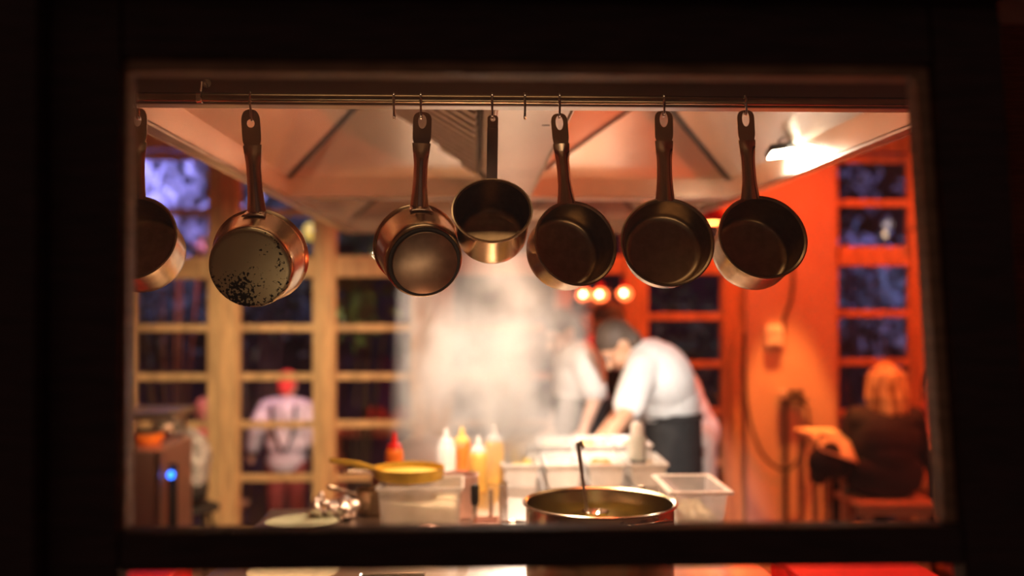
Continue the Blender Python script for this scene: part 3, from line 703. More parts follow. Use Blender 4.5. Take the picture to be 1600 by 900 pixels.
# red crates added beside the island for the red slivers under the window
for (xa, xb, lab) in ((-1.06, -.69, 'left'), (.72, 1.02, 'right')):
    t = thing('red_crate', ((xa + xb) / 2, 2.25, 0), 'added stack-high red plastic crate on the floor %s of the island front' % lab, 'crate', 'red crates')
    m = MB()
    for z in (0, .31, .62):
        for q in ((xa, 2.05, xb, 2.07), (xa, 2.42, xb, 2.44), (xa, 2.07, xa + .02, 2.42), (xb - .02, 2.07, xb, 2.42)):
            m.box((q[0], q[1], z), (q[2], q[3], z + .30))
    m.build('body', 'redp', t, smooth=False, bevel=.004)
    MB().box((xa - .005, 2.045, .921), (xb + .005, 2.445, .94)).build('lid', 'redp', t, smooth=False, bevel=.005)
# ================================================================ LAMPS
def work_light():
    c = P(1220, 240, 2.66); t = thing('work_light', c, 'bright white rectangular LED floodlight fixed inside the right edge of the hood', 'lamp')
    rot = Matrix.Rotation(R(-8), 3, 'Y') @ Matrix.Rotation(R(-14), 3, 'X')
    def bx(a, b):
        vs = [c + rot @ Vector((x, y, z)) for z in (a[2], b[2]) for y in (a[1], b[1]) for x in (a[0], b[0])]
        return MB().add(vs, [(0, 2, 3, 1), (4, 5, 7, 6), (0, 1, 5, 4), (2, 6, 7, 3), (0, 4, 6, 2), (1, 3, 7, 5)])
    bx((-.034, -.030, .001), (.034, .030, .020)).build('housing', 'black', t, smooth=False, bevel=.004)
    bx((-.030, -.026, -.002), (.030, .026, .0008)).build('led_panel', 'lampw', t, smooth=False)
    MB().tube([c + Vector((.03, 0, .015)), c + Vector((.05, .0, .035)), c + Vector((.063, 0, .05))], .006, 8).build('bracket', 'black', t)
    MB().tube([c + Vector((.0, .02, .02)), c + Vector((.005, .03, .05)), c + Vector((.0, .03, .075))], .003, 8).build('cable', 'black', t)
    wl = lamp('work_light_glow', 'AREA', c + Vector((.0, 0, -.012)), 6, (1, .93, .74), c + Vector((.25, .0, -.12)), .08, .06)
work_light()
c = P(1230, 274, 2.95); t = thing('spot_lamp', c, 'tiny round lamp with yellow-green clip just below the floodlight', 'lamp')
MB().ball(c, (.012, .012, .009)).build('bulb', 'lampw', t); MB().box(c + Vector((.006, -.004, .012)), c + Vector((.018, .004, .032))).build('clip', 'lampg', t, bevel=.002)
MB().tube([c + Vector((.014, 0, .03)), c + Vector((.02, .0, .05)), c + Vector((.02, 0, .085))], .003, 8).build('stem', 'black', t)
# black filter handle bracket under hood near centre
c = P(853, 180, 2.0); tag(MB().box((c.x - .008, 2.0, c.z - .017), (c.x + .008, 2.01, HZ + .0115)).build('thermometer', 'black', smooth=False, bevel=.001), 'small black block hanging under the centre beam of the hood', 'gauge')
# pendants
def pendant(c, r, label, big=False, group=None):
    t = thing('pendant_lamp', c, label, 'lamp', group)
    if big:
        MB().lathe([(r, -.02), (r * .96, .01), (r * .6, .05), (r * .15, .075), (.012, .08), (.012, .1)], c, n=36).build('shade', 'redp', t, solid=.003)
        MB().lathe([(0, -.016), (r * .9, -.016), (r * .9, -.012), (0, -.012)], c, n=36).build('diffuser', 'lampo', t)
    else:
        MB().ball(c, (r, r, r * .9), 20, 12).build('globe', 'bulbr', t)
        MB().ball(c + Vector((-.012, -r * .9, .004)), (r * .32, r * .3, r * .32)).build('filament', 'bulbc', t)
        MB().lathe([(.018, r * .85), (.018, r * .85 + .04), (0, r * .85 + .042)], c, n=16).build('cap', 'redp', t)
    MB().tube([c + Vector((0, 0, r * .85 if not big else .095)), Vector((c.x, c.y, ZC))], .004, 6).build('cord', 'black', t)
pendant(P(1113, 343, 5.3), .075, 'orange-lit dome pendant lamp hanging below the rear right of the hood', True)
lamp('pendant_glow', 'POINT', P(1113, 352, 5.3), 8, (1, .35, .1), size=.05)
for px, py, wh in ((913, 461, 'leftmost'), (938, 461, 'middle'), (976, 459, 'rightmost')):
    pendant(P(px, py, 6.1), .047, 'small glowing red globe lamp, %s of the three' % wh, False, 'red globe lamps')
# ================================================================ PEOPLE
def V3(*a): return Vector(a)
def hand(mb, wrist, d, palm_n, s=1.0, curl=.35):
    """palm with five separate bent fingers"""
    d = d.normalized(); pn = (palm_n - d * palm_n.dot(d)).normalized(); sd = d.cross(pn).normalized()
    pe = wrist + d * .085 * s
    for k, off in enumerate((-.027, -.009, .009, .027)):
        a = wrist + sd * off * .55 * s; b = pe + sd * off * s
        mb.limb(a, b, .014 * s, .0125 * s, 8)
        L = (.036, .044, .041, .032)[k] * s
        j1 = b + (d * math.cos(curl) + pn * math.sin(curl)) * L
        j2 = j1 + (d * math.cos(curl * 2.2) + pn * math.sin(curl * 2.2)) * L * .72
        mb.limb(b, j1, .0095 * s, .0088 * s, 8); mb.limb(j1, j2, .0088 * s, .0078 * s, 8)
    t0 = wrist + d * .025 * s - sd * .022 * s; t1 = t0 + (d * .6 - sd * .8).normalized() * .038 * s; t2 = t1 + (d * .9 - sd * .2 + pn * .4).normalized() * .032 * s
    mb.limb(t0, t1, .014 * s, .011 * s, 8); mb.limb(t1, t2, .011 * s, .009 * s, 8)
def head(mb, c, fwd, up, s=1.0):
    """skull, jaw, nose, ears, brow; c = centre of skull"""
    fwd = fwd.normalized(); up = (up - fwd * up.dot(fwd)).normalized(); sd = fwd.cross(up)
    rot = Matrix((sd, fwd, up)).transposed()
    def q(x, y, z): return c + (sd * x + fwd * y + up * z) * s
    mb.ball(q(0, -.01, .025), (.076 * s, .095 * s, .088 * s), 18, 12, rot)
    mb.ball(q(0, .02, -.045), (.058 * s, .066 * s, .068 * s), 16, 10, rot)
    mb.ball(q(0, .055, -.095), (.026 * s, .022 * s, .02 * s), 12, 8, rot)
    mb.limb(q(0, .088, .01), q(0, .108, -.03), .010 * s, .014 * s, 8)
    for sg in (1, -1):
        mb.ball(q(sg * .077, -.008, -.012), (.01 * s, .02 * s, .032 * s), 10, 8, rot)
        mb.ball(q(sg * .032, .078, .022), (.024 * s, .012 * s, .01 * s), 10, 6, rot)
        mb.ball(q(sg * .04, .066, -.035), (.02 * s, .016 * s, .018 * s), 10, 6, rot)
    mb.ball(q(0, .082, -.058), (.024 * s, .010 * s, .007 * s), 10, 6, rot)
    return q, rot
def face_bits(root, q, s=1.0):
    for sg in (1, -1):
        MB().ball(q(sg * .031, .083, .006), .010 * s, 10, 8).build('eye', 'eye', root)
    MB().tube([q(-.022, .086, -.057), q(0, .094, -.058), q(.022, .086, -.057)], [.003, .0055, .003], 8).build('mouth', 'lips', root)
M['eye'] = mat('eye', (.10, .07, .06), .2, col2=(.6, .55, .5)); M['lips'] = mat('lips', (.45, .16, .12), .4)
def person(label, J, skin='skin', shirt=None, trousers='trous', hair=None, vox=.009, sleeve='short', headf=None, headu=None, s=1.0, group=None, shoes=True, chest=(.165, .115), hipw=.15, foot_dir=None, shirt_hem=.0, loosen=.014):
    """J: world joints pelvis, chest, neck, head, sh_l, el_l, wr_l, sh_r, el_r, wr_r, hp_l, kn_l, an_l, hp_r, kn_r, an_r"""
    fdir = (foot_dir or V3(0, 1, 0)).normalized()
    base = Vector((J['pelvis'].x, J['pelvis'].y, min(J['an_l'].z, J['an_r'].z) - .075))
    root = thing('person', base, label, 'person', group)
    b = MB(); across = (J['sh_r'] - J['sh_l']).normalized(); spine = (J['neck'] - J['pelvis']).normalized(); front = spine.cross(across).normalized()
    if front.dot(fdir) < 0: front = -front
    tr_rot = Matrix((across, front, across.cross(front) if across.cross(front).dot(spine) > 0 else -across.cross(front))).transposed()
    def torso(mb, g=0, lowcut=0):
        mid = J['pelvis'].lerp(J['chest'], .5)
        if lowcut < 1: mb.ball(J['pelvis'], (hipw * s + g, .115 * s + g, .12 * s + g), 18, 12, tr_rot)
        mb.ball(mid, (chest[0] * .86 * s + g, chest[1] * s + g, .15 * s + g), 18, 12, tr_rot)
        mb.ball(J['chest'], (chest[0] * s + g, chest[1] * s + g, .16 * s + g), 18, 12, tr_rot)
        up = J['chest'].lerp(J['neck'], .6)
        mb.ball(up, (chest[0] * .9 * s + g, chest[1] * .82 * s + g, .09 * s + g), 18, 12, tr_rot)
        mb.limb(J['neck'] - spine * .03, J['sh_l'], .055 * s + g, .056 * s + g); mb.limb(J['neck'] - spine * .03, J['sh_r'], .055 * s + g, .056 * s + g)
    torso(b)
    b.limb(J['neck'] - spine * .05, J['head'] - (headu or V3(0, 0, 1)).normalized() * .05 * s, .054 * s, .05 * s)
    q, rot = head(b, J['head'], headf or fdir, headu or V3(0, 0, 1), s)
    for sd in 'lr':
        b.limb(J['sh_' + sd], J['el_' + sd], .049 * s, .038 * s); b.limb(J['el_' + sd], J['wr_' + sd], .038 * s, .025 * s)
        hd = (J['wr_' + sd] - J['el_' + sd]).normalized(); hand(b, J['wr_' + sd], hd, J.get('pn', V3(0, 0, -1)) + V3(.05, .03, 0), s)
        b.limb(J['hp_' + sd], J['kn_' + sd], .082 * s, .055 * s); b.limb(J['kn_' + sd], J['an_' + sd], .054 * s, .036 * s)
        a = J['an_' + sd]; b.limb(a + V3(0, 0, -.04), a + fdir * .15 * s + V3(0, 0, -.05), .034 * s, .024 * s)
    b.build('body', skin, root, vox=vox)
    face_bits(root, q, s)
    if shirt:
        m = MB(); g = loosen; torso(m, g, 0)
        for sd in 'lr':
            if sleeve == 'short': m.limb(J['sh_' + sd], J['sh_' + sd].lerp(J['el_' + sd], .78), .058 * s + g, .052 * s + g)
            else: m.limb(J['sh_' + sd], J['el_' + sd], .056 * s + g, .044 * s + g); m.limb(J['el_' + sd], J['el_' + sd].lerp(J['wr_' + sd], .95), .044 * s + g, .03 * s + g)
        m.build('shirt', shirt, root, vox=vox)
    if trousers:
        m = MB(); g = .012; m.ball(J['pelvis'] - V3(0, 0, .03), (hipw * s + g * 1.1, .118 * s + g * 1.3, .11 * s + g), 18, 12, tr_rot)
        for sd in 'lr':
            m.limb(J['hp_' + sd], J['kn_' + sd], .086 * s + g, .062 * s + g); m.limb(J['kn_' + sd], J['kn_' + sd].lerp(J['an_' + sd], .94), .062 * s + g, .05 * s + g)
        m.build('trousers', trousers, root, vox=vox)
    if shoes:
        for sd in 'lr':
            a = J['an_' + sd]; m = MB(); m.limb(a + V3(0, 0, -.03), a + fdir * .17 * s + V3(0, 0, -.045), .042 * s, .031 * s); m.build('shoe', 'black', root, vox=.008)
    if hair == 'short' or hair == 'cap':
        m = MB(); c0 = q(0, -.018, .038); m.ball(c0, (.083 * s, .098 * s, .088 * s), 20, 14, rot)
        m.ball(q(0, -.055, -.02), (.07 * s, .055 * s, .07 * s), 16, 10, rot); m.build('hair' if hair == 'short' else 'cap', 'hairb' if hair == 'short' else 'cap', root, vox=.006)
        if hair == 'cap':
            m = MB(); m.ball(q(0, .10, .05), (.07 * s, .075 * s, .008 * s), 18, 8, rot); m.build('cap_brim', 'cap', root)
    return root, q, rot, tr_rot, front, spine
def apron(root, J, waist_c, rot, w, d, top_z, bot_z, m='apron', bib=None):
    """wrap-round waist apron following the hips, as an open cloth tube with folds"""
    mb = MB(); N = 48; rows = 12
    for i in range(rows + 1):
        z = top_z + (bot_z - top_z) * i / rows; g = 1 + .10 * i / rows
        cx = waist_c.x; cy = waist_c.y
        for k in range(N):
            t = 2 * math.pi * k / N; f = 1 + .025 * math.sin(t * 9 + i * .15) * i / rows
            p = Vector((math.cos(t) * w * g * f, math.sin(t) * d * g * f, 0)); p = Matrix.Rotation(rot, 3, 'Z') @ p
            mb.v.append(Vector((cx + p.x, cy + p.y, z)))
    for i in range(rows):
        for k in range(N): mb.f.append((i * N + k, i * N + (k + 1) % N, (i + 1) * N + (k + 1) % N, (i + 1) * N + k))
    o = mb.build('apron', m, root, solid=.006)
    tm = MB(); 
    tm.tube([Vector((waist_c.x, waist_c.y, top_z - .02)) + Matrix.Rotation(rot, 3, 'Z') @ Vector((math.cos(2 * math.pi * k / 30) * (w + .006), math.sin(2 * math.pi * k / 30) * (d + .006), 0)) for k in range(31)], .010, 8)
    tm.build('apron_tie', m, o)
    return o
# chef 1: bending chef, profile, facing left
Y1 = 4.62
J = dict(pelvis=P(1050, 657, Y1), chest=P(1035, 592, Y1 - .03), neck=P(999, 550, Y1 - .02), head=P(966, 540, Y1 - .05),
         sh_l=P(1003, 578, 4.45), el_l=P(978, 648, 4.25), wr_l=P(947, 690, 4.03),
         sh_r=P(1003, 568, 4.77), el_r=P(980, 632, 4.62), wr_r=P(938, 682, 4.27),
         hp_l=P(1050, 672, Y1 - .10), hp_r=P(1050, 668, Y1 + .10))
J['kn_l'] = Vector((J['hp_l'].x - .03, Y1 - .11, .50)); J['an_l'] = Vector((J['hp_l'].x + .03, Y1 - .10, .08))
J['kn_r'] = Vector((J['hp_r'].x - .02, Y1 + .13, .50)); J['an_r'] = Vector((J['hp_r'].x + .06, Y1 + .13, .08))
r1, q1, *_ = person('person in white short-sleeved chef shirt and black apron, bent over the island preparing food', J, 'skin', 'shirt', 'trous', 'short', foot_dir=V3(-1, 0, 0),
                   headf=V3(-.62, -.10, -.80), headu=V3(-.78, 0, .62), chest=(.19, .125), hipw=.155, loosen=.022)
ap1 = apron(r1, J, J['pelvis'] + V3(-.005, 0, 0), R(90), .19, .134, J['pelvis'].z + .045, .42)
bb_ = MB()                                       # bib of the apron under the leaning chest
for i in range(6):
    for k in range(7):
        u = i / 5; v = k / 6 * 2 - 1; bs = J['pelvis'] + V3(-.139, 0, .04); tp_ = J['chest'] + V3(-.150, 0, -.045)
        q = bs.lerp(tp_, u); bb_.v.append(q + V3(.05 * v * v, v * (.16 - .04 * u), 0))
for i in range(5):
    for k in range(6): bb_.f.append((i * 7 + k, i * 7 + k + 1, (i + 1) * 7 + k + 1, (i + 1) * 7 + k))
bb_.build('apron_bib', 'apron', r1, solid=.006)
m = MB()
bd = q1; m.ball(q1(0, .045, -.085), (.045, .04, .045)); m.build('beard', 'hairb', r1, vox=.006)
# chef 2
Y2 = 5.05
J = dict(pelvis=P(912, 655, Y2), chest=P(906, 588, Y2), neck=P(897, 545, Y2 - .02), head=P(880, 520, Y2 - .04),
         sh_l=P(915, 566, Y2 - .17), el_l=P(930, 622, Y2 - .22), wr_l=P(912, 672, Y2 - .36),
         sh_r=P(897, 562, Y2 + .17), el_r=P(880, 620, Y2 + .2), wr_r=P(862, 668, Y2 + .0),
         hp_l=P(914, 668, Y2 - .09), hp_r=P(914, 668, Y2 + .09))
for sd, dy in (('l', -.1), ('r', .12)): J['kn_' + sd] = Vector((J['hp_l'].x - .02, Y2 + dy, .5)); J['an_' + sd] = Vector((J['hp_l'].x + .03, Y2 + dy, .08))
r2, *_ = person('person in white shirt and dark apron looking down, half veiled by steam', J, 'skin2', 'shirt', 'trous', 'short', foot_dir=V3(-1, -.1, 0), headf=V3(-.85, -.3, -.5), headu=V3(-.45, 0, .9), chest=(.175, .115), loosen=.018)
apron(r2, J, J['pelvis'], R(90), .165, .15, J['pelvis'].z + .12, .42)
# chef 3 behind
Y3 = 5.5
J = dict(pelvis=P(967, 652, Y3), chest=P(966, 590, Y3), neck=P(964, 545, Y3), head=P(951, 506, Y3),
         sh_l=P(945, 560, Y3 - .10), el_l=P(940, 615, Y3 - .16), wr_l=P(948, 652, Y3 - .28),
         sh_r=P(992, 560, Y3 + .05), el_r=P(1000, 615, Y3 + .1), wr_r=P(980, 655, Y3 - .05),
         hp_l=P(955, 668, Y3 - .05), hp_r=P(980, 668, Y3 + .05))
for sd in 'lr': J['kn_' + sd] = Vector((J['hp_' + sd].x, J['hp_' + sd].y, .5)); J['an_' + sd] = Vector((J['hp_' + sd].x, J['hp_' + sd].y + .02, .08))
r3, q3, *_ = person('person in black apron with white collar standing between the two white-shirted chefs', J, 'skin', 'apron', 'trous', 'short', foot_dir=V3(-.5, -.85, 0), headf=V3(-.7, -.5, -.35), headu=V3(-.2, -.1, 1))
MB().lathe([(.075, -.012), (.068, .012), (.060, .022)], J['neck'] + V3(0, -.01, .0), (0, -.2, 1), 24).build('collar', 'shirt', r3, solid=.008)
Y9 = 6.05
J = dict(pelvis=P(915, 640, Y9), chest=P(916, 575, Y9), neck=P(918, 530, Y9), head=P(920, 500, Y9),
         sh_l=P(895, 545, Y9), el_l=P(888, 600, Y9 - .05), wr_l=P(892, 645, Y9 - .12), sh_r=P(940, 545, Y9), el_r=P(947, 600, Y9 - .05), wr_r=P(944, 645, Y9 - .12),
         hp_l=P(903, 655, Y9), hp_r=P(927, 655, Y9))
for sd in 'lr': J['kn_' + sd] = Vector((J['hp_' + sd].x, Y9, .5)); J['an_' + sd] = Vector((J['hp_' + sd].x, Y9 + .02, .08))
person('person in red-lit top standing farthest back, before the dark window under the globe lamps', J, 'skin', 'redcloth', 'trous', 'short', foot_dir=V3(-.2, -1, 0), headf=V3(-.5, -1, -.2), sleeve='long')  # red light on the top is put into its cloth colour
# server with white shirt tail and pale trousers, mostly hidden behind chef 1
Y4 = 5.25
J = dict(pelvis=P(1090, 672, Y4), chest=P(1066, 612, Y4), neck=P(1050, 575, Y4), head=P(1022, 566, Y4),
         sh_l=P(1062, 590, Y4 - .14), el_l=P(1050, 650, Y4 - .18), wr_l=P(1030, 700, Y4 - .2), sh_r=P(1062, 590, Y4 + .14), el_r=P(1050, 650, Y4 + .18), wr_r=P(1025, 700, Y4 + .1),
         hp_l=P(1094, 688, Y4 - .09), hp_r=P(1094, 688, Y4 + .09))
for sd, dy in (('l', -.1), ('r', .1)): J['kn_' + sd] = Vector((J['hp_l'].x + .01, Y4 + dy, .48)); J['an_' + sd] = Vector((J['hp_l'].x + .03, Y4 + dy, .08))
M['paletrous'] = mat('pale_trousers', (.55, .5, .45), .85, scale=12, bump=.2)
person('person in pale clothes bending forward, mostly hidden behind the bending chef', J, 'skin', 'shirt', 'paletrous', 'short', foot_dir=V3(-1, 0, 0), headf=V3(-.6, -.1, -.8), headu=V3(-.8, 0, .6), chest=(.15, .10), hipw=.11, s=.92)
# seated woman from behind
Y5 = 5.3; SZ = .50
sx = P(1382, 775, Y5).x
J = dict(pelvis=V3(sx, Y5, SZ + .13), chest=P(1382, 690, Y5 + .02), neck=P(1384, 642, Y5 + .04), head=P(1383, 600, Y5 + .06),
         sh_l=P(1340, 655, Y5 + .04), el_l=P(1326, 715, Y5 + .10), wr_l=P(1340, 716, Y5 + .36),
         sh_r=P(1425, 655, Y5 + .04), el_r=P(1438, 715, Y5 + .10), wr_r=P(1425, 716, Y5 + .36), hp_l=V3(sx - .09, Y5 + .04, SZ + .1), hp_r=V3(sx + .09, Y5 + .04, SZ + .1),
         kn_l=V3(sx - .12, Y5 + .42, SZ + .07), kn_r=V3(sx + .12, Y5 + .42, SZ + .07), an_l=V3(sx - .12, Y5 + .40, .08), an_r=V3(sx + .12, Y5 + .40, .08))
r5, q5, rot5, *_ = person('person with shoulder-length blond hair in dark top seated with back to viewer', J, 'skin2', 'blackshirt', 'trous', None, foot_dir=V3(0, 1, 0), headf=V3(.05, 1, -.1), chest=(.175, .125), hipw=.195, sleeve='long', loosen=.02)
m = MB(); m.ball(q5(0, -.02, .02), (.088, .098, .088), 20, 14, rot5)
for i in range(20):
    a = R(188 + 164 * i / 19)
    x = math.cos(a) * .082; y = math.sin(a) * .085
    m.limb(q5(x * .12, -.01, .112 + random.uniform(-.004, .004)), q5(x * .95, y * .95 - .01, .06), .013, .016, 8)
    m.limb(q5(x * .95, y * .95 - .01, .06), q5(x * 1.12, y - .02, -.02 + random.uniform(-.01, .01)), .016, .017, 8)
for i in range(30):
    a = R(185 + 170 * i / 29)
    x = math.cos(a) * .088; y = math.sin(a) * .085
    m.limb(q5(x, y - .01, .04), q5(x * 1.18 + random.uniform(-.01, .01), y * 1.05 - .02, -.08), .024, .02, 8)
    m.limb(q5(x * 1.18, y * 1.05 - .02, -.08), q5(x * 1.1 + random.uniform(-.014, .014), y - .03, -.165 + random.uniform(-.02, .02)), .02, .009, 8)
m.build('hair', 'hairy', r5, vox=.006)
# stool
st = thing('stool', (sx, Y5 - .02, 0), 'pale wooden stool under the blond person seated at the right', 'stool')
MB().box((sx - .215, Y5 - .17, SZ - .035), (sx + .215, Y5 + .17, SZ)).build('seat', 'stoolwood', st, bevel=.012)
MB().box((sx - .20, Y5 - .155, SZ - .075), (sx + .20, Y5 - .13, SZ - .036)).build('apron_rail', 'stoolwood', st, smooth=False)
for x in (-.14, .14):
    for y in (-.13, .13): MB().bar((sx + x, Y5 + y, SZ - .036), (sx + x * 1.15, Y5 + y * 1.1, 0), .045, .035, (0, 1, 0)).build('leg', 'stoolwood', st, bevel=.004)
# second guest at right edge
Y6 = 5.9; gx = P(1478, 770, Y6).x
J = dict(pelvis=V3(gx + .05, Y6, .60), chest=V3(gx + .03, Y6 - .02, .93), neck=P(1472, 645, Y6), head=P(1466, 606, Y6 - .03), sh_l=P(1500, 662, Y6), el_l=P(1495, 715, Y6 - .12), wr_l=P(1480, 702, Y6 - .34),
         sh_r=P(1455, 660, Y6 - .02), el_r=P(1452, 715, Y6 - .1), wr_r=P(1462, 690, Y6 - .30), hp_l=V3(gx + .12, Y6 - .05, .57), hp_r=V3(gx - .05, Y6 - .05, .57),
         kn_l=V3(gx + .24, Y6 - .40, .52), kn_r=V3(gx + .05, Y6 - .42, .52), an_l=V3(gx + .24, Y6 - .38, .08), an_r=V3(gx + .05, Y6 - .40, .08))
M['redtop'] = mat('patterned_top', (.55, .20, .16), .8, scale=30, var=.6)
r6, q6, rot6, *_ = person('person with long dark hair sitting at the right edge of the window, facing viewer', J, 'skin2', 'redtop', 'trous', None, foot_dir=V3(-.2, -1, 0), headf=V3(-.45, -1, -.15), sleeve='long', s=.95)
m = MB(); m.ball(q6(0, -.03, .035), (.09, .095, .09), 18, 12, rot6)
for sg in (-1, 1):
    for i in range(5): m.limb(q6(sg * .075, -.02 - i * .015, .03), q6(sg * .085, -.01 - i * .015, -.2), .02, .014, 8)
m.build('hair', 'hairb', r6, vox=.007)
tag(MB().box((gx - .16, Y6 - .16, .42), (gx + .26, Y6 + .2, .47)).build('stool_seat', 'stoolwood', bevel=.01), 'wooden seat under the dark-haired person', 'seat') if False else None
s2 = thing('stool', (gx + .05, Y6, 0), 'wooden stool under the dark-haired person at the right edge', 'stool')
MB().box((gx - .15, Y6 - .17, .435), (gx + .25, Y6 + .17, .465)).build('seat', 'stoolwood', s2, bevel=.01)
for x in (-.10, .2):
    for y in (-.13, .13): MB().bar((gx + x, Y6 + y, .436), (gx + x * 1.1, Y6 + y * 1.1, 0), .04, .035, (0, 1, 0)).build('leg', 'stoolwood', s2, bevel=.004)
# small table between the guests
tx = P(1425, 700, 5.62).x
tb = thing('dining_table', (2.55, 5.52, 0), 'small round table between the two seated guests', 'table')
MB().lathe([(0, 0), (.105, 0), (.11, -.012), (.105, -.025), (0, -.025)], (2.55, 5.52, .745), n=40).build('tabletop', 'stoolwood', tb)
MB().tube([(2.55, 5.52, .72), (2.55, 5.52, .03)], .02, 12).build('pedestal', 'black', tb); MB().lathe([(0, .03), (.12, .02), (.14, 0), (0, 0)], (2.55, 5.52, 0), n=30).build('foot', 'black', tb)
gz = .746
t = thing('wine_glass', (2.54, 5.47, gz), 'wine glass glowing red on the small round table at the right edge', 'glass')
MB().lathe([(0, .001), (.03, .001), (.028, .003), (.004, .006), (.003, .07), (.02, .085), (.033, .115), (.03, .16), (.029, .16), (.031, .115), (.018, .087), (0, .078)], (2.54, 5.47, gz), n=28).build('bowl', 'clear', t)
# bench table with napkin & bag left of woman
bx = P(1290, 700, 5.45)
tb = thing('side_table', (bx.x, 5.5, 0), 'low side table with pale cloth between the orange column and the blond guest', 'table')
MB().box((bx.x - .11, 5.36, .795), (bx.x + .10, 5.66, .82)).build('tabletop', 'stoolwood', tb, bevel=.004)
for x in (-.08, .08):
    for y in (5.39, 5.63): MB().bar((bx.x + x, y, .795), (bx.x + x, y, 0), .03, .03, (0, 1, 0)).build('leg', 'stoolwood', tb, smooth=False)
cl = MB(); rows = 9
for i in range(rows + 1):
    for k in range(11):
        u = k / 10; v = i / rows
        x = bx.x - .115 + u * .20; y = 5.345 - max(0, .5 - v) * .30 + (.0 if v > .5 else 0) + max(0, v - .5) * .5
        z = .823 if v > .5 else .823 - (.5 - v) * (.12 + .14 * u)
        cl.v.append(Vector((x, y + (.006 * math.sin(u * 14) if v < .5 else 0) - .002, z)))
for i in range(rows):
    for k in range(10): cl.f.append((i * 11 + k, i * 11 + k + 1, (i + 1) * 11 + k + 1, (i + 1) * 11 + k))
tag(cl.build('table_cloth', 'paper', solid=.003), 'pale cloth draped over the corner of the low side table', 'cloth')
bg = thing('shoulder_bag', P(1292, 720, 5.28), 'dark slouchy bag hanging below the pale cloth left of the blond guest', 'bag')
c = P(1290, 722, 5.24); m = MB()
m.ball(c, (.10, .05, .09)); m.ball(c + V3(.09, .01, -.02), (.07, .045, .07)); m.ball(c + V3(-.04, 0, -.07), (.05, .04, .05)); m.ball(c + V3(.03, .0, .06), (.05, .04, .05)); m.build('pouch', 'rubber', bg, vox=.008)
MB().tube([c + V3(-.05, 0, .06), c + V3(-.03, .02, .10), c + V3(0, .08, .135), c + V3(.05, .09, .12), c + V3(.07, .03, .05)], .006, 8).build('strap', 'rubber', bg)
# column fittings
Yc_ = YB - .09
c = P(1208, 525, Yc_); t = thing('switch_box', c, 'pale double switch box fixed high on the orange-lit column', 'switch box')
MB().box(c + V3(-.055, -.035, -.07), c + V3(.055, -.0005, .07)).build('housing', 'white', t, bevel=.006)
for dz in (-.033, .033): MB().box(c + V3(-.035, -.042, dz - .022), c + V3(.035, -.0355, dz + .022)).build('rocker', 'white', t, bevel=.003)
o = MB().tube([P(1238, 408, Yc_ - .02), P(1240, 440, Yc_ - .02), P(1236, 470, Yc_ - .02), P(1224, 500, Yc_ - .02), P(1226, 520, Yc_ - .03)], .008, 8).build('cable', 'rubber'); tag(o, 'dark cable running down the column to the switch box', 'cable')
t = thing('tap_stand', P(1228, 815, Yc_ - .04), 'thin dark vertical pipe with small valves on top standing before the column', 'pipe')
pz = P(1228, 625, Yc_ - .04)
MB().tube([V3(pz.x, pz.y, 0), V3(pz.x, pz.y, pz.z)], .014, 12).build('pipe', 'rubber', t)
MB().tube([V3(pz.x - .03, pz.y, pz.z), V3(pz.x + .14, pz.y, pz.z)], .014, 12).build('manifold', 'rubber', t)
for dx in (0, .06, .11): MB().lathe([(0, .0), (.016, .0), (.016, .03), (.026, .035), (.026, .05), (0, .055)], V3(pz.x + dx - .02, pz.y, pz.z + .012), n=16).build('valve', 'white' if dx == 0 else 'rubber', t)
pts = [P(1163, 520, Yc_ - .03), P(1164, 600, Yc_ - .05), P(1172, 660, Yc_ - .06), P(1192, 710, Yc_ - .065), P(1224, 734, Yc_ - .065), P(1248, 718, Yc_ - .065), P(1262, 680, Yc_ - .06), P(1262, 640, Yc_ - .05), P(1250, 627, Yc_ - .045)]
def smooth(pts, n=6):
    out = []
    for i in range(len(pts) - 1):
        p0 = pts[max(i - 1, 0)]; p1 = pts[i]; p2 = pts[i + 1]; p3 = pts[min(i + 2, len(pts) - 1)]
        for k in range(n):
            t = k / n; out.append(.5 * ((2 * p1) + (p2 - p0) * t + (2 * p0 - 5 * p1 + 4 * p2 - p3) * t * t + (3 * p1 - p0 - 3 * p2 + p3) * t ** 3))
    return out + [pts[-1]]
tag(MB().tube(smooth(pts), .010, 8).build('hose', 'rubber'), 'dark hose hanging in a loop in front of the orange column', 'hose')
# ================================================================ LEFT SIDE STATION
sx0 = P(150, 700, 4.9).x; sx1 = P(250, 700, 4.9).x
t = thing('service_cabinet', ((sx0 + sx1) / 2, 5.1, 0), 'reddish steel service cabinet at the far left, behind the window edge', 'cabinet')
zz = P(230, 705, 4.9).z
MB().box((sx0, 4.9, 0), (sx1, 5.5, zz)).build('body', 'cabinet_red', t, smooth=False, bevel=.006) if False else None
M['cab'] = mat('reddish_steel', (.42, .22, .17), .4, .6, scale=3)
MB().box((sx0, 4.9, .05), (sx1, 5.45, zz)).build('body', 'cab', t, smooth=False, bevel=.008)
MB().box((sx1 - .012, 4.885, .06), (sx1 + .004, 4.899, zz)).build('corner_trim', 'steel', t, smooth=False)
z2 = P(230, 652, 5.2).z
MB().box((sx0, 5.05, z2 - .0), (P(286, 650, 5.2).x, 5.45, z2 + .035)).build('upper_shelf', 'steel', t, smooth=False, bevel=.005)
for x in (sx0 + .03, sx1 - .03):
    MB().tube([(x, 5.4, zz + .001), (x, 5.4, z2 - .0005)], .012, 10).build('shelf_post', 'steel', t)
c = V3(P(218, 690, 5.0).x, 5.12, zz + .001)
b = thing('serving_dish', c, 'round dish of orange food on the reddish cabinet at far left', 'dish')
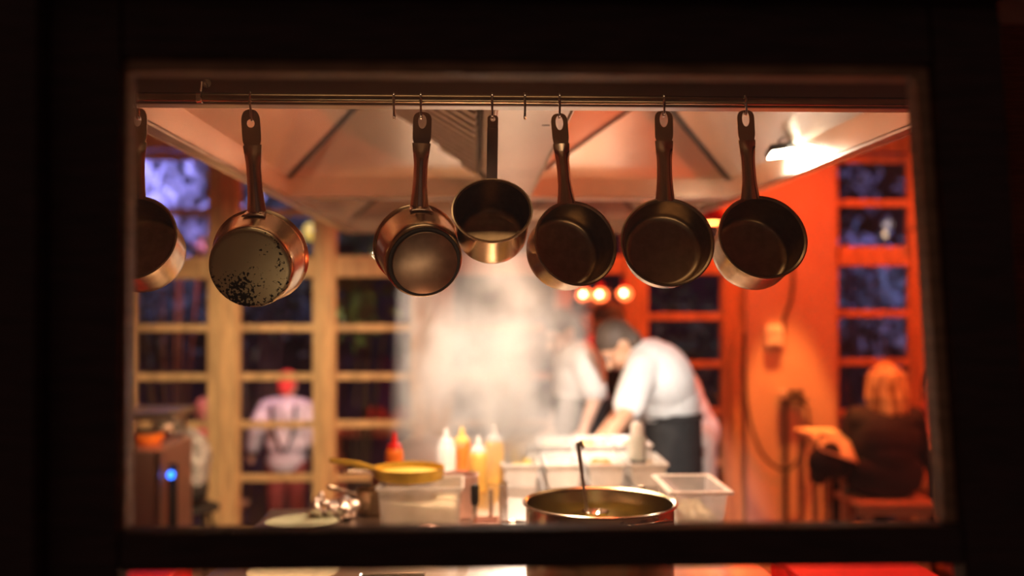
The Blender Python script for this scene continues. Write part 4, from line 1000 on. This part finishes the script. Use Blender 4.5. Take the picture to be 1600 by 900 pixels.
MB().lathe([(0, .001), (.06, .001), (.08, .03), (.082, .06), (.079, .06), (.076, .032), (0, .01)], c, n=32).build('body', 'orange', b); MB().lathe([(.079, .061), (.05, .078), (0, .085)], c, n=32).build('lid', 'steel', b)
c = P(267, 742, 4.93); o = MB().ball(c, .018).build('indicator_lamp', 'blue'); tag(o, 'small bright blue indicator light beside the reddish cabinet', 'light')
# bracket carrying it
bb = thing('gas_meter', (c.x, c.y + .08, 0), 'narrow dark post carrying the blue light beside the cabinet', 'post')
MB().box((c.x - .02, c.y + .021, 0), (c.x + .02, c.y + .05, c.z + .05)).build('post', 'rubber', bb, smooth=False, bevel=.003)
# person in tweed, bent, at left
Y7 = 5.75
J = dict(pelvis=P(292, 752, Y7), chest=P(296, 712, Y7), neck=P(284, 682, Y7), head=P(262, 668, Y7 - .03), sh_l=P(283, 696, Y7 - .16), el_l=P(264, 722, Y7 - .2), wr_l=P(240, 716, Y7 - .18),
         sh_r=P(290, 694, Y7 + .16), el_r=P(270, 718, Y7 + .2), wr_r=P(248, 712, Y7 + .1))
px_, pz_ = J['pelvis'].x, J['pelvis'].z
for sd, dy in (('l', -.09), ('r', .09)):
    J['hp_' + sd] = V3(px_, Y7 + dy, pz_ - .03); J['kn_' + sd] = V3(px_ - .40, Y7 + dy, pz_ - .05) if False else V3(px_ - .30, Y7 + dy, .46); J['an_' + sd] = V3(px_ - .27, Y7 + dy, .08)
person('person in grey patterned jacket and dark trousers leaning left beside the window post', J, 'skin2', 'grey', 'trous', 'short', foot_dir=V3(-1, 0, 0), headf=V3(-.8, -.2, -.5), headu=V3(-.5, 0, .85), sleeve='long', s=.9, chest=(.16, .12))
s3 = thing('stool', (px_ + .02, Y7, 0), 'dark stool under the person in the grey patterned jacket', 'stool')
MB().lathe([(0, 0), (.16, 0), (.165, .015), (.15, .03), (0, .03)], (px_ + .02, Y7, pz_ - .165), n=32).build('seat', 'rubber', s3)
for a in (45, 135, 225, 315):
    d = V3(math.cos(R(a)), math.sin(R(a)), 0); MB().tube([V3(px_ + .02, Y7, pz_ - .164) + d * .12, V3(px_ + .02, Y7, .002) + d * .18], .012, 8).build('leg', 'rubber', s3)
# ================================================================ TERRACE
GZ = -.77
Y8 = 8.8
def stand(px_head, py_head, Y, yaw):
    h = P(px_head, py_head, Y); f = V3(math.sin(yaw), math.cos(yaw), 0); a = V3(f.y, -f.x, 0)
    b = V3(h.x, h.y, 0); sc = (h.z + .10 - GZ) / 1.72
    z = lambda v: GZ + v * sc
    J = dict(pelvis=V3(b.x, b.y, z(.93)), chest=V3(b.x, b.y, z(1.24)), neck=V3(b.x, b.y, z(1.45)), head=V3(b.x, b.y, z(1.60)) + f * .02)
    for sd, sg in (('l', -1), ('r', 1)):
        J['sh_' + sd] = b + a * sg * .19 + V3(0, 0, z(1.38)); J['el_' + sd] = b + a * sg * .27 + V3(0, 0, z(1.12)); J['wr_' + sd] = b + a * sg * .24 + f * .14 + V3(0, 0, z(.93))
        J['hp_' + sd] = b + a * sg * .09 + V3(0, 0, z(.90)); J['kn_' + sd] = b + a * sg * .10 + V3(0, 0, z(.5)); J['an_' + sd] = b + a * sg * .10 + V3(0, 0, z(.0) + .08)
    return J, f
J, f = stand(449, 597, Y8, R(15))
J['el_l'] = P(402, 665, Y8); J['wr_l'] = P(395, 700, Y8 + .1)
M['redtrous'] = mat('red_brown_trousers', (.25, .05, .04), .85)
M['greyshirt'] = mat('pale_grey_shirt', (.62, .60, .62), .85, scale=9, var=.25)
r8, q8, rot8, *_ = person('person in red cap and pale shirt with dark straps standing outside, back to viewer', J, 'skin', 'greyshirt', 'redtrous', 'cap', foot_dir=f, headf=f, vox=.012, sleeve='long', chest=(.19, .12), loosen=.03)
for sg in (-1, 1):
    b = J['chest']; MB().tube([b + V3(sg * .10, -.165, .20), b + V3(sg * .095, -.172, 0), b + V3(sg * .02, -.16, -.2)], .014, 8).build('strap', 'black', r8)
def seated(px, py, Y, label, shirt, yaw, hair='short', s=1.0):
    h = P(px, py, Y); f = V3(math.sin(yaw), math.cos(yaw), 0); a = V3(f.y, -f.x, 0); b = V3(h.x, h.y, 0); zt_ = h.z
    J = dict(pelvis=b + V3(0, 0, zt_ - .66), chest=b + V3(0, 0, zt_ - .36), neck=b + V3(0, 0, zt_ - .15), head=h)
    for sd, sg in (('l', -1), ('r', 1)):
        J['sh_' + sd] = b + a * sg * .18 + V3(0, 0, zt_ - .22); J['el_' + sd] = b + a * sg * .25 + f * .08 + V3(0, 0, zt_ - .46); J['wr_' + sd] = b + a * sg * .15 + f * .30 + V3(0, 0, zt_ - .48)
        J['hp_' + sd] = b + a * sg * .09 + V3(0, 0, zt_ - .70); J['kn_' + sd] = b + a * sg * .11 + f * .40 + V3(0, 0, zt_ - .72); J['an_' + sd] = b + a * sg * .11 + f * .38 + V3(0, 0, GZ + .08)
    return person(label, J, 'skin2', shirt, 'trous', hair, foot_dir=f, headf=f, vox=.013, sleeve='long', s=s), b, zt_
def bench(x0, x1, y, top, label, d=.34):
    t = thing('bench', ((x0 + x1) / 2, y, GZ), label, 'bench')
    MB().box((x0, y - d / 2, top - .04), (x1, y + d / 2, top)).build('seat', 'stoolwood', t, smooth=False, bevel=.006)
    for x in (x0 + .08, x1 - .08): MB().box((x - .03, y - d / 2 + .03, GZ), (x + .03, y + d / 2 - .03, top - .0405)).build('leg', 'stoolwood', t, smooth=False)
M['pinktop'] = mat('pink_top', (.75, .22, .22), .85)
(_, b1, z1_) = seated(318, 641, 8.6, 'person with pink-lit head seated outside, just left of the wide window post', 'pinktop', R(170), None)
bench(b1.x - .4, b1.x + .35, b1.y, z1_ - .80, 'terrace bench under the pink-lit guest')
(_, b2, z2_) = seated(206, 640, 9.2, 'person seated outside at the far left edge of the window', 'redtop', R(150), 'short')
bench(b2.x - .35, b2.x + .35, b2.y, z2_ - .80, 'terrace bench under the guest at the far left')
# terrace table with two rounded red lumps on it
c = P(600, 668, 8.2); tz = c.z
t = thing('terrace_table', (c.x, 8.3, GZ), 'wooden terrace table beyond the third window bay', 'table')
MB().box((P(510, 668, 8.2).x, 8.1, tz - .07), (P(668, 668, 8.2).x, 8.65, tz)).build('tabletop', 'stoolwood', t, smooth=False, bevel=.006)
for px in (525, 655):
    for y in (8.15, 8.6): MB().box((P(px, 668, 8.2).x - .03, y - .03, GZ), (P(px, 668, 8.2).x + .03, y + .03, tz - .071)).build('leg', 'stoolwood', t, smooth=False)
for px, r_, lb in ((588, .085, 'left and larger'), (630, .072, 'right')):
    cc = P(px, 650, 8.3); m = MB(); m.ball((cc.x, 8.3, tz + .085), (r_ * 1.2, .1, .085)); m.ball((cc.x - .06, 8.28, tz + .05), (.08, .08, .05)); m.ball((cc.x + .05, 8.3, tz + .06), (.07, .08, .06))
    tag(m.build('red_lump', 'redcloth', vox=.012), 'rounded red lump on the terrace table, %s of two' % lb, 'cushion', 'red lumps on the terrace table')
# foliage
def leaf(mb, p, d, n_, L, Wd):
    d = d.normalized(); s_ = d.cross(n_).normalized(); u = s_.cross(d)
    mb.add([p, p + d * L * .3 + s_ * Wd * .5 + u * .01, p + d * L * .7 + s_ * Wd * .4, p + d * L - u * .02, p + d * L * .7 - s_ * Wd * .4, p + d * L * .3 - s_ * Wd * .5 + u * .01, p + d * L * .5 - u * .004],
           [(0, 1, 6), (1, 2, 6), (2, 3, 6), (3, 4, 6), (4, 5, 6), (5, 0, 6)])
def bush(c, rad, n, L, label, m, name='climbing_plant', droop=.6, group=None, stems=7, zfoot=GZ):
    c = Vector(c); t = thing(name, (c.x, c.y, zfoot), label, 'plant', group)
    st_ = MB(); lf = MB()
    tips = []
    for i in range(stems):
        a = Vector((random.gauss(0, .45) * rad[0], random.gauss(0, .4) * rad[1], random.uniform(-.6, .9) * rad[2])) + c
        b = Vector((c.x + random.uniform(-.1, .1), c.y, zfoot + .01)); mid = b.lerp(a, .55) + Vector((0, 0, .15))
        pts = smooth([b, mid, a, a + Vector((random.uniform(-.2, .2), 0, -droop * .4))], 5); st_.tube(pts, [.014 - .010 * i_ / (len(pts) - 1) for i_ in range(len(pts))], 6); tips.append(pts)
    st_.build('stem', 'stem', t)
    for i in range(n):
        p = c + Vector((random.gauss(0, .5) * rad[0], random.gauss(0, .5) * rad[1], random.gauss(0, .5) * rad[2]))
        d = Vector((random.uniform(-1, 1), random.uniform(-1, 1), random.uniform(-1.2, .4) - droop * .3)); leaf(lf, p, d, Vector((random.uniform(-.5, .5), -1, random.uniform(0, 1))), L * random.uniform(.6, 1.2), L * random.uniform(.25, .4))
    lf.build('foliage', m, t, smooth=False)
    return t
bush(P(275, 300, 7.7), (.45, .25, .40), 230, .20, 'pale violet-lit leaves hanging behind the top of the left window', 'leafp')
bush(P(400, 350, 9.8), (.6, .3, .55), 300, .19, 'blue-lit leafy climber behind the wide window post', 'leaf2')
bush(P(250, 455, 10.6), (.65, .3, .5), 260, .18, 'darker leafy climber low in the leftmost window bay', 'leaf2')
bush(P(450, 470, 11.4), (.65, .3, .45), 240, .18, 'leafy climber behind the second window bay', 'leaf2')
bush(P(560, 460, 7.5), (.22, .2, .30), 120, .15, 'green leafy climber behind the third window bay', 'leaf')
bush(P(580, 370, 12.3), (.7, .3, .45), 160, .2, 'dim leafy climber high behind the third window bay', 'leaf')
bush(P(1360, 470, 8.7), (.45, .3, .6), 420, .16, 'dark blue-lit leafy shrub behind the right window', 'leaf2')
bush(P(1340, 385, 7.6), (.28, .2, .10), 80, .13, 'pale leaves low in the upper pane of the right window', 'leafp')
bush(P(1370, 290, 9.8), (.7, .3, .35), 60, .16, 'sparse pale leaves high behind the right window', 'leafp')
bush(P(1080, 520, 9.9), (.6, .3, .9), 240, .16, 'dark shrub seen through the window behind the bending chef', 'leaf')
c = P(487, 362, 8.0); t = thing('paper_lantern', c, 'small round yellow lantern hanging outside the left windows', 'lantern')
MB().ball(c, (.07, .07, .075), 20, 12).build('shade', 'lantern', t); MB().tube([c + V3(0, 0, .07), c + V3(0, 0, 3)], .004, 6).build('cord', 'black', t)
c = P(1387, 350, 11); t = thing('garden_lamp', c, 'dim round lamp far outside the upper right window', 'lamp'); MB().ball(c, .05).build('globe', 'bokeh', t); MB().tube([V3(c.x, c.y, GZ), c - V3(0, 0, .045)], .015, 8).build('post', 'black', t)
c = P(1449, 355, 6.2); t = thing('wall_lamp', c, 'tiny warm lamp on the window post at the right edge', 'lamp'); MB().ball(c, (.016, .016, .026)).build('bulb', 'bulbc', t); MB().tube([c + V3(0, .015, 0), V3(c.x, YB - .031, c.z)], .006, 8).build('arm', 'black', t)
# ================================================================ STEAM
def steam():
    m = bpy.data.materials.new('steam'); m.use_nodes = True; nt = m.node_tree; nt.nodes.clear()
    o = nt.nodes.new('ShaderNodeOutputMaterial'); pv = nt.nodes.new('ShaderNodeVolumePrincipled')
    pv.inputs['Color'].default_value = (1, .96, .93, 1); pv.inputs['Anisotropy'].default_value = .0
    tc = nt.nodes.new('ShaderNodeTexCoord')
    sp = nt.nodes.new('ShaderNodeSeparateXYZ'); nt.links.new(tc.outputs['Object'], sp.inputs[0])
    def mth(op, a, b=None, c=None, clamp=False):
        n = nt.nodes.new('ShaderNodeMath'); n.operation = op; n.use_clamp = clamp
        for i, v in enumerate((a, b, c)):
            if v is None: continue
            if isinstance(v, (int, float)): n.inputs[i].default_value = v
            else: nt.links.new(v, n.inputs[i])
        return n.outputs[0]
    n1 = nt.nodes.new('ShaderNodeTexNoise'); n1.inputs['Scale'].default_value = 5.4; n1.inputs['Roughness'].default_value = .6; n1.inputs['Detail'].default_value = 6; n1.inputs['Distortion'].default_value = .6
    mp = nt.nodes.new('ShaderNodeMapping'); mp.inputs['Scale'].default_value = (1, .8, .75); nt.links.new(tc.outputs['Object'], mp.inputs[0]); nt.links.new(mp.outputs[0], n1.inputs[0])
    # column: radial falloff widening slightly with height
    xx = mth('SUBTRACT', sp.outputs[0], mth('MULTIPLY', sp.outputs[2], .05))
    r2 = mth('ADD', mth('POWER', mth('DIVIDE', xx, .37), 2.0), mth('POWER', mth('DIVIDE', sp.outputs[1], .72), 2.0))
    fall = mth('SUBTRACT', 1.0, r2, clamp=True)
    zf = mth('MULTIPLY', mth('DIVIDE', sp.outputs[2], .18, clamp=True), mth('DIVIDE', mth('SUBTRACT', .93, sp.outputs[2]), .60, clamp=True))
    nd = mth('MULTIPLY', mth('SUBTRACT', n1.outputs[0], .43, clamp=True), 10.5)
    d = mth('MULTIPLY', mth('MULTIPLY', mth('POWER', fall, .9), zf), mth('MULTIPLY', nd, 2.9))
    nt.links.new(d, pv.inputs['Density']); nt.links.new(pv.outputs[0], o.inputs['Volume'])
    mb = MB().lathe([(.0, 0), (.40, 0), (.42, .5), (.44, .94), (0, .94)], (0, 0, 0), n=28)
    for v in mb.v: v.y *= 1.75; v.x += .03; v.y += 3.72; v.z += CT + .003
    ob = mb.build('steam_cloud', m); ob.location = (.03, 3.72, CT + .003)
    for v in ob.data.vertices: pass
    tag(ob, 'white cloud of steam rising from the middle of the island under the hood', 'steam', kind='stuff')
steam()
